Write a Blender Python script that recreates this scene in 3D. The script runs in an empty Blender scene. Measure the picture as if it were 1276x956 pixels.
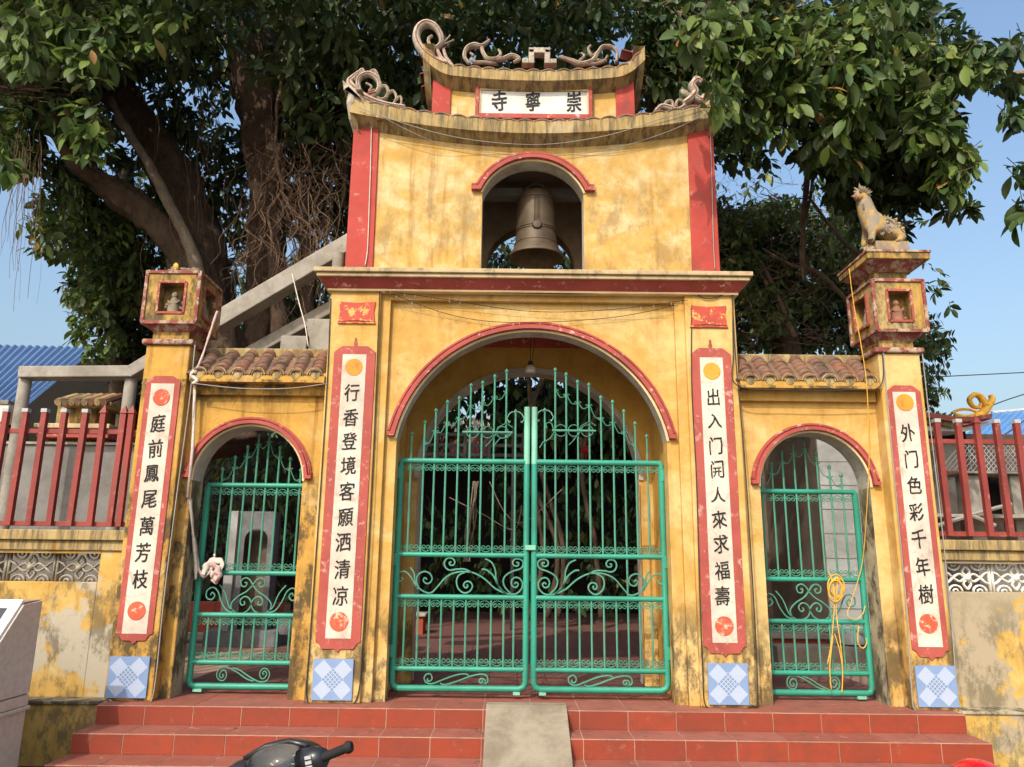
import bpy, bmesh, math, random
import numpy as np
from mathutils import Vector, Matrix, Euler, noise
R=math.radians
random.seed(7); RS=np.random.RandomState(11)
SC=bpy.context.scene; COL=SC.collection
# ------------------------------------------------------------ camera, sky, sun, exposure
F=958.; PIT=R(13.0); ROL=R(0.65); CAM=Vector((-0.19,-7.0,1.2))
FW=Vector((0,math.cos(PIT),math.sin(PIT))); U0=Vector((0,-math.sin(PIT),math.cos(PIT))); R0=Vector((1,0,0))
RT=R0*math.cos(ROL)+U0*math.sin(ROL); UP=U0*math.cos(ROL)-R0*math.sin(ROL)
cd=bpy.data.cameras.new('camera'); cam=bpy.data.objects.new('camera',cd); COL.objects.link(cam)
cd.sensor_width=36; cd.lens=F/1276*36; cd.clip_start=.05; cd.clip_end=3000
m=Matrix((RT,UP,-FW)).transposed().to_4x4(); m.translation=CAM; cam.matrix_world=m; SC.camera=cam
SUN_AZ=R(24); SUN_EL=R(41)
S=Vector((-math.sin(SUN_AZ)*math.cos(SUN_EL),-math.cos(SUN_AZ)*math.cos(SUN_EL),math.sin(SUN_EL)))
w=bpy.data.worlds.new('World'); SC.world=w; w.use_nodes=True
nt=w.node_tree; bg=nt.nodes['Background']; sk=nt.nodes.new('ShaderNodeTexSky'); sk.sky_type='NISHITA'; sk.sun_disc=False
sk.sun_elevation=SUN_EL; sk.sun_rotation=math.atan2(S.x,S.y); sk.air_density=1.55; sk.dust_density=6.0; sk.ozone_density=4.2; sk.altitude=0
nt.links.new(sk.outputs[0],bg.inputs[0]); bg.inputs[1].default_value=0.15
sl=bpy.data.lights.new('sun','SUN'); sl.energy=2.0; sl.angle=R(.55); sl.color=(1,.93,.82)
so=bpy.data.objects.new('sun',sl); COL.objects.link(so); so.rotation_euler=S.to_track_quat('Z','Y').to_euler(); so.location=(-5,-12,12)
SC.view_settings.view_transform='Standard'; SC.view_settings.look='None'; SC.view_settings.exposure=0.74; SC.view_settings.gamma=1
SC.view_settings.use_curve_mapping=False
def at(px,py,Y):                 # a point of the plane y = Y, given where the photograph shows it
    d=FW+RT*((px-638)/F)-UP*((py-478)/F); t=(Y-CAM.y)/d.y; return CAM+d*t

# ------------------------------------------------------------ helpers
ORG={}
def tag(o,label=None,cat=None,group=None,kind=None):
    if label: o['label']=label
    if cat: o['category']=cat
    if group: o['group']=group
    if kind: o['kind']=kind
    return o
def root(name,loc,label,cat,group=None):
    o=bpy.data.objects.new(name,None); COL.objects.link(o); o.location=loc; o.empty_display_size=.1
    ORG[o]=Vector(loc); return tag(o,label,cat,group)
def org(p): return ORG.get(p,Vector((0,0,0))) if p else Vector((0,0,0))
def inst(name,me,parent,M,mat=None):           # one more piece that shares a mesh; M in world space
    o=bpy.data.objects.new(name,me); COL.objects.link(o)
    if parent: o.parent=parent
    o.matrix_local=Matrix.Translation(-org(parent))@M; return o
def TM(loc,rx=0,ry=0,rz=0,s=1):
    sc=Matrix.Diagonal((*( (s,s,s) if isinstance(s,(int,float)) else s),1))
    return Matrix.Translation(loc)@Euler((rx,ry,rz)).to_matrix().to_4x4()@sc
class MB:
    def __init__(s): s.v=[]; s.f=[]; s.mi=[]; s.k=0
    def add(s,vs,fs):
        b=len(s.v); s.v+= [tuple(p) for p in vs]; s.f+=[tuple(i+b for i in f) for f in fs]; s.mi+=[s.k]*len(fs); return s
    def box(s,x0,x1,y0,y1,z0,z1): return s.frus(x0,x1,y0,y1,z0,x0,x1,y0,y1,z1)
    def frus(s,x0,x1,y0,y1,z0,X0,X1,Y0,Y1,z1):
        return s.add([(x0,y0,z0),(x1,y0,z0),(x1,y1,z0),(x0,y1,z0),(X0,Y0,z1),(X1,Y0,z1),(X1,Y1,z1),(X0,Y1,z1)],
          [(0,3,2,1),(4,5,6,7),(0,1,5,4),(1,2,6,5),(2,3,7,6),(3,0,4,7)])
    def tube(s,pts,r,n=6,cap=True,flat=1.0):
        P=[Vector(p) for p in pts]; m=len(P)
        rr=r if hasattr(r,'__len__') else [r]*m
        vs=[]; a=None
        for i,p in enumerate(P):
            t=(P[min(i+1,m-1)]-P[max(i-1,0)])
            t=t.normalized() if t.length>1e-9 else Vector((0,0,1))
            if a is None:
                a=Vector((0,1,0)) if abs(t.y)<.9 else Vector((1,0,0))
            a=(a-t*a.dot(t)); a=a.normalized() if a.length>1e-6 else t.orthogonal().normalized()
            b=t.cross(a)
            for k in range(n):
                th=2*math.pi*k/n; vs.append(p+a*(math.cos(th)*rr[i]*flat)+b*(math.sin(th)*rr[i]))
        fs=[(i*n+k,i*n+(k+1)%n,(i+1)*n+(k+1)%n,(i+1)*n+k) for i in range(m-1) for k in range(n)]
        if cap: fs+=[tuple(range(n))[::-1],tuple((m-1)*n+k for k in range(n))]
        return s.add(vs,fs)
    def lathe(s,prof,c,n=24,axis='z'):
        vs=[];fs=[]
        for (r,z) in prof:
            for k in range(n):
                th=2*math.pi*k/n
                if axis=='z': vs.append((c[0]+r*math.cos(th),c[1]+r*math.sin(th),c[2]+z))
                elif axis=='y': vs.append((c[0]+r*math.cos(th),c[1]+z,c[2]+r*math.sin(th)))
                else: vs.append((c[0]+z,c[1]+r*math.cos(th),c[2]+r*math.sin(th)))
        m=len(prof)
        fs=[(i*n+k,i*n+(k+1)%n,(i+1)*n+(k+1)%n,(i+1)*n+k) for i in range(m-1) for k in range(n)]
        return s.add(vs,fs)
    def ell(s,c,r,n=12,m=8,bump=0,seed=0):
        vs=[];fs=[]
        for i in range(m+1):
            ph=math.pi*i/m
            for k in range(n):
                th=2*math.pi*k/n; d=Vector((math.sin(ph)*math.cos(th),math.sin(ph)*math.sin(th),math.cos(ph)))
                q=1+bump*noise.noise(d*2.3+Vector((seed,seed*1.7,0)))
                vs.append((c[0]+d.x*r[0]*q,c[1]+d.y*r[1]*q,c[2]+d.z*r[2]*q))
        fs=[(i*n+k,(i+1)*n+k,(i+1)*n+(k+1)%n,i*n+(k+1)%n) for i in range(m) for k in range(n)]
        return s.add(vs,fs)
    def poly(s,pts,y0,y1):     # convex-ish outline in (x,z) extruded from y0 (front) to y1
        n=len(pts); vs=[(x,y0,z) for x,z in pts]+[(x,y1,z) for x,z in pts]
        fs=[tuple(range(n)),tuple(range(n,2*n))[::-1]]+[(i,i+n,(i+1)%n+n,(i+1)%n) for i in range(n)]
        return s.add(vs,fs)
    def polyx(s,pts,x0,x1):    # outline in (y,z) extruded along x
        n=len(pts); vs=[(x0,y,z) for y,z in pts]+[(x1,y,z) for y,z in pts]
        return s.add(vs,[tuple(range(n)),tuple(range(n,2*n))[::-1]]+[(i,i+n,(i+1)%n+n,(i+1)%n) for i in range(n)])
    def band(s,path,w0,w1,y0,y1):   # strip offset w0..w1 to the left of a path in (x,z), from y0 (front) to y1 (back)
        n=len(path); nn=[]
        for i in range(n):
            d=[]
            if i>0: e=Vector((path[i][0]-path[i-1][0],path[i][1]-path[i-1][1])).normalized(); d.append(Vector((-e.y,e.x)))
            if i<n-1: e=Vector((path[i+1][0]-path[i][0],path[i+1][1]-path[i][1])).normalized(); d.append(Vector((-e.y,e.x)))
            q=sum(d,Vector((0,0)))/len(d); q=q/max(q.length_squared,.3); nn.append(q)
        vs=[]
        for (x,z),q in zip(path,nn):
            a=(x+q.x*w0,z+q.y*w0); b=(x+q.x*w1,z+q.y*w1)
            vs+=[(a[0],y0,a[1]),(b[0],y0,b[1]),(b[0],y1,b[1]),(a[0],y1,a[1])]
        fs=[(4*i+k,4*i+(k+1)%4,4*i+4+(k+1)%4,4*i+4+k) for i in range(n-1) for k in range(4)]
        fs+=[(0,1,2,3),(4*n-1,4*n-2,4*n-3,4*n-4)]
        return s.add(vs,fs)
    def mesh(s,name,mats,smooth=False,o=Vector((0,0,0))):
        me=bpy.data.meshes.new(name); me.from_pydata([(x-o.x,y-o.y,z-o.z) for x,y,z in s.v],[],s.f)
        for m_ in (mats if isinstance(mats,(list,tuple)) else [mats]): me.materials.append(m_)
        bm=bmesh.new(); bm.from_mesh(me); bmesh.ops.recalc_face_normals(bm,faces=bm.faces); bm.to_mesh(me); bm.free()
        if any(s.mi): me.polygons.foreach_set('material_index',s.mi)
        if smooth: me.polygons.foreach_set('use_smooth',[True]*len(me.polygons))
        return me
    def build(s,name,mats,parent=None,smooth=False,bevel=0,kind=None):
        o=org(parent); me=s.mesh(name,mats,smooth,o)
        ob=bpy.data.objects.new(name,me); COL.objects.link(ob)
        if parent: ob.parent=parent; ORG[ob]=o
        if bevel:
            md=ob.modifiers.new('bevel','BEVEL'); md.width=bevel; md.segments=2; md.limit_method='ANGLE'; md.angle_limit=R(35)
        if smooth and bevel==0 and smooth!='all':
            try: me.set_sharp_from_angle(angle=R(42))
            except Exception: pass
        if kind: ob['kind']=kind
        return ob

# ------------------------------------------------------------ materials
def srgb(r,g,b):
    f=lambda c:(c/255/12.92 if c/255<=.04045 else ((c/255+.055)/1.055)**2.4)
    return (f(r),f(g),f(b),1)
def newmat(name,rough=.8,spec=.3,metal=0):
    m=bpy.data.materials.new(name); m.use_nodes=True; t=m.node_tree; b=t.nodes['Principled BSDF']
    b.inputs['Roughness'].default_value=rough; b.inputs['Metallic'].default_value=metal
    b.inputs['Specular IOR Level'].default_value=spec
    return m,t,b
def N(t,ty,**kw):
    n=t.nodes.new(ty)
    for k,v in kw.items(): setattr(n,k,v)
    return n
class G:                      # small graph helper
    def __init__(s,t,obj=False):
        s.t=t
        if obj: s.pos=N(t,'ShaderNodeTexCoord').outputs['Object']
        else: s.pos=N(t,'ShaderNodeNewGeometry').outputs['Position']
    def L(s,a,b): s.t.links.new(a,b)
    def scale(s,v,off=(0,0,0)):
        m=N(s.t,'ShaderNodeMapping'); s.L(s.pos,m.inputs[0]); m.inputs['Scale'].default_value=v; m.inputs['Location'].default_value=off; return m.outputs[0]
    def noise(s,sc,det=5,rough=.6,vec=None,dist=0):
        n=N(s.t,'ShaderNodeTexNoise'); s.L(vec or s.pos,n.inputs['Vector']); n.inputs['Scale'].default_value=sc
        n.inputs['Detail'].default_value=det; n.inputs['Roughness'].default_value=rough; n.inputs['Distortion'].default_value=dist; return n.outputs['Fac']
    def ramp(s,fac,a,b,va=0.,vb=1.):
        n=N(s.t,'ShaderNodeMapRange'); n.interpolation_type='SMOOTHSTEP'; s.L(fac,n.inputs[0])
        n.inputs[1].default_value=a; n.inputs[2].default_value=b; n.inputs[3].default_value=va; n.inputs[4].default_value=vb; return n.outputs[0]
    def math(s,op,a,b):
        n=N(s.t,'ShaderNodeMath',operation=op)
        for i,x in enumerate((a,b)):
            if isinstance(x,(int,float)): n.inputs[i].default_value=x
            else: s.L(x,n.inputs[i])
        return n.outputs[0]
    def mix(s,fac,a,b,mode='MIX'):
        n=N(s.t,'ShaderNodeMix',data_type='RGBA',blend_type=mode)
        if isinstance(fac,(int,float)): n.inputs[0].default_value=fac
        else: s.L(fac,n.inputs[0])
        for i,x in ((6,a),(7,b)):
            if isinstance(x,tuple): n.inputs[i].default_value=x
            else: s.L(x,n.inputs[i])
        return n.outputs[2]
    def z(s):
        n=N(s.t,'ShaderNodeSeparateXYZ'); s.L(s.pos,n.inputs[0]); return n.outputs
    def bump(s,h,b,st=.3,d=.01):
        n=N(s.t,'ShaderNodeBump'); n.inputs['Strength'].default_value=st; n.inputs['Distance'].default_value=d
        s.L(h,n.inputs['Height']); s.L(n.outputs[0],b.inputs['Normal'])
def plaster(name,col,pale,dark,base=.55,amt=.5,palea=(.5,.68),mould=(.52,.68),tops=(),patch=None,obj=False,streak=.35,bumpst=.35,sc=1.6,gen=0.,crack=.35,gs=(1,1,.5),gr=(.44,.66)):
    """old lime-wash: pale patches, fine grain, running streaks, mould near the foot and under the ledges at heights tops"""
    m,t,b=newmat(name,.9,.15); g=G(t,obj)
    n1=g.noise(sc,8,.66,dist=.4); c=g.mix(g.ramp(n1,*palea),col,pale)
    n2=g.noise(7,6,.7); c=g.mix(g.ramp(n2,.35,.7,0,.55),c,g.mix(1,c,(.72,.62,.5,1),'MULTIPLY'))
    st=g.noise(1,5,.6,vec=g.scale((9,9,.7))); c=g.mix(g.ramp(st,.52,.72,0,streak),c,g.mix(1,c,(.55,.45,.34,1),'MULTIPLY'))
    if patch: c=g.mix(g.ramp(g.noise(.9,6,.6,vec=g.scale((1,1,1),(3.3,1,2))),patch[1],patch[1]+.03),c,patch[0])
    z=g.z()[2]; nz=g.noise(2.6,8,.72,vec=g.scale((1,1,.8),(7,2,1))); zz=g.math('ADD',z,g.math('MULTIPLY',nz,-.9))
    low=g.ramp(zz,base-.75,base-.15,1,0)
    mm=g.ramp(g.noise(5,9,.75,vec=g.scale((1,1,.55),(1,5,2))),*mould)
    msk=g.math('MULTIPLY',low,mm)
    for tz in tops:
        q=g.ramp(g.math('ADD',z,g.math('MULTIPLY',nz,.5)),tz-.35+.25,tz+.25,0,1); q=g.math('MULTIPLY',q,g.ramp(z,tz+.02,tz+.03,1,0))
        msk=g.math('MAXIMUM',msk,g.math('MULTIPLY',q,mm))
    msk=g.math('MULTIPLY',msk,amt)
    if gen: msk=g.math('MAXIMUM',msk,g.ramp(g.noise(3.2,9,.78,vec=g.scale(gs,(9,4,3))),*gr,0,gen))
    sp=g.ramp(g.noise(11,8,.8),.62,.74,0,amt*.5); msk=g.math('MAXIMUM',msk,sp)
    c=g.mix(msk,c,dark)
    if crack:
        vo=N(t,'ShaderNodeTexVoronoi',feature='DISTANCE_TO_EDGE'); wn=N(t,'ShaderNodeTexNoise'); g.L(g.pos,wn.inputs['Vector']); wn.inputs['Scale'].default_value=3; wn.inputs['Detail'].default_value=6
        c2=wn.outputs['Color']; va=N(t,'ShaderNodeVectorMath',operation='ADD'); g.L(g.pos,va.inputs[0]); g.L(c2,va.inputs[1]); g.L(va.outputs[0],vo.inputs['Vector']); vo.inputs['Scale'].default_value=1.3
        cm=g.math('MULTIPLY',g.ramp(vo.outputs['Distance'],.0,.006,1,0),g.ramp(g.noise(.9,3,.5,vec=g.scale((1,1,1),(5,5,1))),.48,.56,0,crack)); c=g.mix(cm,c,dark)
    g.L(c,b.inputs['Base Color']); g.bump(g.math('ADD',g.noise(3,4,.5),g.math('MULTIPLY',g.noise(38,5,.7),.5)),b,bumpst,.012); return m
def paint(name,col,under,wear=(.6,.68),rough=.6,dirt=.3,sc=6,spec=.3,obj=False,bumpst=.2):
    m,t,b=newmat(name,rough,spec); g=G(t,obj)
    n=g.noise(sc,9,.75,dist=.3); c=g.mix(g.ramp(g.noise(2.2,5,.6),.35,.7),col,g.mix(1,col,(.74,.7,.7,1),'MULTIPLY'))
    c=g.mix(g.ramp(n,*wear),c,under)
    c=g.mix(g.ramp(g.noise(3.5,8,.75,vec=g.scale((1,1,.5),(2,8,4))),.5,.75,0,dirt),c,(.07,.055,.04,1))
    g.L(c,b.inputs['Base Color']); g.bump(n,b,bumpst,.006); return m
def cement(name,col,dark,amt=.6,sc=2.2,rough=.9,obj=False,bumpst=.4,bd=.01,bs=30):
    m,t,b=newmat(name,rough,.2); g=G(t,obj)
    c=g.mix(g.ramp(g.noise(sc,8,.7,dist=.3),.35,.68),col,g.mix(1,col,(.62,.6,.56,1),'MULTIPLY'))
    c=g.mix(g.ramp(g.noise(sc*2.3,9,.78,vec=g.scale((1,1,.6),(4,4,1))),.5,.72,0,amt),c,dark)
    g.L(c,b.inputs['Base Color']); g.bump(g.noise(bs,7,.75,vec=g.scale((1,1,.35)) if bs<30 else None),b,bumpst,bd); return m
def plain(name,col,rough=.5,spec=.4,metal=0,var=.25,sc=8,bumpst=.1):
    m,t,b=newmat(name,rough,spec,metal); g=G(t,True)
    c=g.mix(g.ramp(g.noise(sc,6,.65),.3,.75,0,1),col,g.mix(1,col,(1-var,1-var,1-var,1),'MULTIPLY'))
    g.L(c,b.inputs['Base Color']); g.bump(g.noise(sc*5,4,.6),b,bumpst,.004); return m
def tilemat(name,a,bcol,dark,lichen,obj=True,rough=.75,la=.25,da=.6):
    """clay piece: hue differs from piece to piece (object random), with soot and lichen"""
    m,t,b=newmat(name,rough,.3); g=G(t,False); oi=N(t,'ShaderNodeObjectInfo')
    c=g.mix(oi.outputs['Random'],a,bcol)
    c=g.mix(g.ramp(g.noise(5,7,.7),.4,.7,0,da),c,dark)
    c=g.mix(g.ramp(g.noise(9,8,.75,vec=g.scale((1,1,1),(5,1,3))),.58,.7,0,la),c,lichen)
    g.L(c,b.inputs['Base Color']); g.bump(g.noise(22,6,.7),b,.35,.008); return m
def leafmat(name,a,bcol,back=(.075,.11,.035,1),rough=.5,tr=.16):
    m=bpy.data.materials.new(name); m.use_nodes=True; t=m.node_tree; b=t.nodes['Principled BSDF']; out=t.nodes['Material Output']
    ge=N(t,'ShaderNodeNewGeometry'); oi=N(t,'ShaderNodeObjectInfo')
    ad=N(t,'ShaderNodeMath',operation='ADD'); t.links.new(ge.outputs['Random Per Island'],ad.inputs[0]); t.links.new(oi.outputs['Random'],ad.inputs[1])
    fr=N(t,'ShaderNodeMath',operation='FRACT'); t.links.new(ad.outputs[0],fr.inputs[0])
    cr=N(t,'ShaderNodeValToRGB'); t.links.new(fr.outputs[0],cr.inputs[0])
    e=cr.color_ramp.elements; e[0].color=a; e[1].color=bcol; e[0].position=.1; e[1].position=.93
    x=e.new(.97); x.color=(.24,.25,.05,1); x=e.new(.995); x.color=(.3,.16,.05,1)
    mx=N(t,'ShaderNodeMix',data_type='RGBA'); t.links.new(ge.outputs['Backfacing'],mx.inputs[0]); t.links.new(cr.outputs[0],mx.inputs[6]); mx.inputs[7].default_value=back
    nz=N(t,'ShaderNodeTexNoise'); nz.inputs['Scale'].default_value=14
    t.links.new(mx.outputs[2],b.inputs['Base Color']); b.inputs['Roughness'].default_value=rough; b.inputs['Specular IOR Level'].default_value=.32
    tl=N(t,'ShaderNodeBsdfTranslucent'); t.links.new(cr.outputs[0],tl.inputs[0])
    ms=N(t,'ShaderNodeMixShader'); ms.inputs[0].default_value=tr; t.links.new(b.outputs[0],ms.inputs[1]); t.links.new(tl.outputs[0],ms.inputs[2]); t.links.new(ms.outputs[0],out.inputs[0])
    return m
MOULD=(.055,.045,.028,1)
YEL=(.53,.32,.09,1); PALE=(.60,.43,.18,1)
M={}
M['yellow']=plaster('yellow_limewash',YEL,PALE,MOULD,base=.72,amt=.8,palea=(.42,.6),mould=(.42,.56),tops=(),streak=.4)
M['yellow_tower']=plaster('yellow_limewash_weathered',(.54,.34,.10,1),(.62,.485,.25,1),(.22,.15,.07,1),base=4.95,amt=.6,palea=(.40,.64),mould=(.46,.62),tops=(),streak=.7,sc=3.4,gen=.28)
M['yellow_old']=plaster('yellow_limewash_mouldy',(.52,.30,.07,1),(.54,.37,.15,1),MOULD,base=1.9,amt=.88,mould=(.43,.57),tops=(2.8,),streak=.9,gen=.3)
M['yellow_wall']=plaster('boundary_wall_limewash',(.52,.33,.09,1),(.54,.41,.19,1),(.10,.08,.05,1),base=1.15,amt=.72,mould=(.47,.6),streak=.7,sc=2.6,patch=((.40,.35,.26,1),.53))
M['yellow_wall2']=plaster('right_boundary_limewash',(.55,.35,.09,1),(.55,.41,.17,1),(.12,.10,.06,1),base=.85,amt=.7,mould=(.46,.6),streak=.4,sc=2.4,patch=((.36,.29,.19,1),.53))
M['yellow_lantern']=plaster('lantern_limewash',(.46,.29,.08,1),(.40,.31,.16,1),MOULD,base=-2,amt=.8,tops=(3.95,3.15),streak=1,mould=(.47,.62),gen=.85,gs=(2,2,1),gr=(.42,.6))
M['soffit']=cement('grey_limewash',(.50,.46,.40,1),(.12,.10,.07,1),.35)
M['jamb']=plaster('grey_mouldy_render',(.40,.35,.24,1),(.48,.40,.26,1),MOULD,base=1.9,amt=.9,mould=(.43,.58),streak=.8)
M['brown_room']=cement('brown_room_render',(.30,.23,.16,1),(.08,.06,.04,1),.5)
M['passage']=plaster('passage_limewash',(.56,.33,.075,1),(.6,.38,.12,1),MOULD,base=.5,amt=.6,streak=.2)
M['red']=paint('red_moulding_paint',(.37,.072,.055,1),(.60,.36,.28,1),(.56,.66),.7,.5,sc=12)
M['redold']=paint('worn_lantern_red',(.24,.06,.048,1),(.40,.30,.21,1),(.46,.58),.85,.8,sc=10)
M['redpier']=paint('red_pier_paint',(.40,.055,.04,1),(.48,.22,.17,1),(.56,.7),.78,.6)
M['redlabel']=paint('flaking_red_label',(.46,.07,.045,1),(.60,.36,.10,1),(.53,.57),.7,.25,sc=11)
M['niche']=paint('niche_edge_paint',(.34,.08,.06,1),(.50,.36,.18,1),(.52,.62),.8,.6,sc=12)
M['redframe']=paint('couplet_red_paint',(.38,.08,.06,1),(.60,.38,.32,1),(.54,.7),.75,.25,sc=9)
M['cornice']=paint('cream_cornice_paint',(.50,.38,.21,1),(.24,.18,.10,1),(.50,.64),.85,.8)
M['cream']=paint('cream_edge_paint',(.74,.56,.30,1),(.5,.36,.16,1),(.6,.75),.8,.3)
M['white']=paint('couplet_white_paint',(.64,.56,.455,1),(.46,.35,.27,1),(.48,.66),.8,.4,sc=9)
M['plate']=paint('plaque_white_paint',(.66,.64,.58,1),(.45,.43,.38,1),(.58,.75),.7,.15,sc=5)
M['ink']=plain('black_brush_ink',(.02,.02,.022,1),.6,.2,0,.3,14)
M['disc_o']=paint('orange_disc_paint',(.80,.30,.035,1),(.74,.14,.04,1),(.52,.6),.7,.05,sc=14)
M['disc_r']=paint('red_disc_paint',(.58,.10,.05,1),(.70,.40,.26,1),(.55,.60),.7,.15,sc=18)
M['tile_b']=plain('blue_ceramic_ground',(.20,.29,.47,1),.25,.5,0,.08,5); M['tile_l']=plain('pale_blue_ceramic',(.38,.44,.56,1),.25,.5,0,.06,60); M['tile_d']=plain('dark_blue_glaze_print',(.07,.18,.36,1),.25,.5)
M['steptile']=tilemat('red_step_tile',(.27,.045,.019,1),(.21,.037,.019,1),(.15,.04,.026,1),(.33,.13,.09,1),rough=.6,la=.4,da=.5)
M['treadtile']=tilemat('dusty_tread_tile',(.25,.075,.048,1),(.29,.105,.075,1),(.16,.055,.04,1),(.44,.28,.21,1),rough=.65,la=.75,da=.6)
M['grout']=cement('grout',(.42,.27,.19,1),(.2,.12,.09,1),.6)
M['paver']=tilemat('courtyard_paver',(.14,.062,.05,1),(.20,.085,.065,1),(.09,.045,.04,1),(.24,.15,.12,1),rough=.8,la=.4,da=.5)
M['asphalt']=cement('street_concrete',(.20,.19,.175,1),(.09,.085,.08,1),.5)
M['ramp']=cement('ramp_concrete',(.29,.245,.18,1),(.17,.13,.09,1),.5,3,bumpst=.6)
M['conc']=cement('old_concrete',(.34,.31,.265,1),(.10,.095,.08,1),.7,1.8)
M['concgrey']=cement('dark_cement_wall',(.21,.20,.185,1),(.09,.085,.075,1),.5,1.4)
M['green']=paint('green_gate_paint',(.03,.27,.18,1),(.18,.18,.10,1),(.62,.68),.45,.2,spec=.4,sc=16,bumpst=.2)
M['greenbar']=paint('green_bar_paint',(.065,.26,.175,1),(.20,.21,.12,1),(.54,.68),.5,.22,spec=.4,sc=14,bumpst=.1)
M['greenpale']=paint('faded_green_paint',(.20,.50,.36,1),(.35,.5,.36,1),(.55,.75),.5,.1,sc=14)
M['bronze']=plain('old_bronze',(.105,.072,.042,1),.6,.45,.3,.5,6,.35)
M['roof']=tilemat('old_clay_roof_tile',(.20,.085,.05,1),(.17,.11,.07,1),(.05,.038,.03,1),(.34,.24,.12,1),la=.8,da=.85)
M['roofred']=tilemat('red_clay_roof_tile',(.30,.075,.05,1),(.22,.06,.045,1),(.07,.04,.035,1),(.4,.3,.2,1),la=.3,da=.5)
M['fascia']=plaster('eave_fascia_render',(.40,.29,.125,1),(.46,.36,.20,1),(.10,.08,.05,1),base=-3,amt=.9,mould=(.42,.6),tops=(6.6,3.2),streak=1,gen=.85,gs=(6,2,.5),gr=(.42,.62))
M['orn']=paint('ornament_stucco',(.46,.40,.31,1),(.24,.20,.15,1),(.46,.62),.88,.85,sc=14,bumpst=.5)
M['ornred']=paint('ornament_red_line',(.30,.09,.05,1),(.5,.36,.24,1),(.56,.7),.8,.3,sc=16)
M['ornyel']=paint('bright_yellow_ornament',(.80,.44,.06,1),(.7,.55,.3,1),(.6,.75),.7,.2)
M['railred']=paint('maroon_rail_paint',(.25,.045,.036,1),(.33,.12,.09,1),(.55,.7),.6,.35,sc=9)
M['capgrey']=plain('grey_plastic_cap',(.42,.42,.42,1),.6)
M['block_old']=cement('old_breeze_block',(.38,.34,.27,1),(.12,.10,.08,1),.7,5); M['block_new']=paint('white_breeze_block',(.72,.69,.62,1),(.5,.46,.4,1),(.55,.7),.8,.3,sc=9)
M['statue']=paint('weathered_yellow_stucco',(.50,.32,.10,1),(.24,.20,.15,1),(.43,.53),.85,.85,sc=10,bumpst=.7)
M['statgrey']=cement('grey_weathered_stucco',(.27,.22,.15,1),(.08,.06,.05,1),.8,8)
M['statred']=cement('brown_red_stucco',(.30,.14,.09,1),(.12,.08,.06,1),.7,9)
M['bark']=cement('bark',(.11,.072,.048,1),(.02,.013,.009,1),.85,4,bumpst=1.0,bd=.06,bs=9); M['barkpale']=cement('pale_bark',(.27,.21,.155,1),(.09,.06,.04,1),.7,5,bumpst=.9,bd=.03,bs=14)
M['rootm']=cement('aerial_root_bark',(.19,.12,.08,1),(.05,.03,.02,1),.6,9)
M['leaf']=leafmat('ficus_leaf',(.040,.080,.018,1),(.17,.235,.045,1),tr=.32); M['leafd']=leafmat('painted_shade_leaf',(.014,.034,.009,1),(.048,.084,.018,1)); M['leafy']=leafmat('young_and_sunlit_leaf',(.08,.14,.025,1),(.19,.24,.05,1),tr=.3)  # shade painted into the second leaf, sunlight into the third; also young leaves
M['blueroof']=plain('blue_sheet_metal',(.075,.145,.29,1),.45,.5,.2,.25,1.2); M['blueroof2']=plain('bright_blue_sheet_metal',(.13,.30,.58,1),.45,.5,.2,.25,1.2)
M['granite']=plain('polished_granite',(.58,.49,.41,1),.4,.5,0,.22,22); M['alu']=plain('brushed_aluminium',(.72,.71,.68,1),.45,.5,.25,.1,30); M['board']=plain('dark_sign_board',(.05,.055,.06,1),.25,.5)
M['blk']=plain('black_plastic',(.018,.018,.02,1),.32,.5,0,.2); M['rub']=plain('black_rubber',(.02,.02,.02,1),.75,.2); M['chrome']=plain('chrome',(.7,.7,.72,1),.15,.6,1,.05)
M['redgloss']=plain('glossy_red_shell',(.60,.008,.012,1),.15,.6,0,.1); M['wire']=plain('black_cable',(.03,.028,.025,1),.6); M['wiregrey']=plain('grey_cable',(.30,.28,.25,1),.6); M['yelcord']=plain('yellow_nylon_cord',(.75,.42,.05,1),.6)
M['cloth']=plain('faded_pink_cloth',(.60,.42,.38,1),.9,.1,0,.35,30); M['clothw']=plain('dirty_white_cloth',(.62,.54,.46,1),.9,.1,0,.3,30)
M['wallgrey']=cement('grey_tiled_wall_face',(.42,.42,.40,1),(.25,.24,.22,1),.35,1.5); M['brownwall']=cement('brown_side_wall',(.17,.125,.095,1),(.06,.045,.035,1),.5,1.5)
M['shadeblack']=plain('painted_shade_black',(.02,.018,.016,1),.9,.1); M['steelblk']=plain('black_steel',(.025,.025,.028,1),.5)  # first one: near-black paint standing in for deep shade and unlit rooms
M['stonegrey']=cement('grey_memorial_stone',(.20,.20,.21,1),(.16,.16,.16,1),.4,4); M['planter']=tilemat('planter_red_tile',(.42,.07,.035,1),(.36,.06,.035,1),(.2,.05,.03,1),(.4,.2,.14,1)); M['curb']=cement('pale_kerb_stone',(.42,.36,.29,1),(.2,.15,.12,1),.4,4)
M['lampw']=plain('white_enamel',(.6,.58,.52,1),.4); M['lanternred']=plain('red_silk',(.55,.02,.03,1),.6,.2)
def glassmat():
    m,t,b=newmat('clear_lens',.06,.5); b.inputs['Transmission Weight'].default_value=1; b.inputs['IOR'].default_value=1.3; b.inputs['Base Color'].default_value=(.85,.83,.78,1); return m
M['glass']=glassmat()
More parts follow.
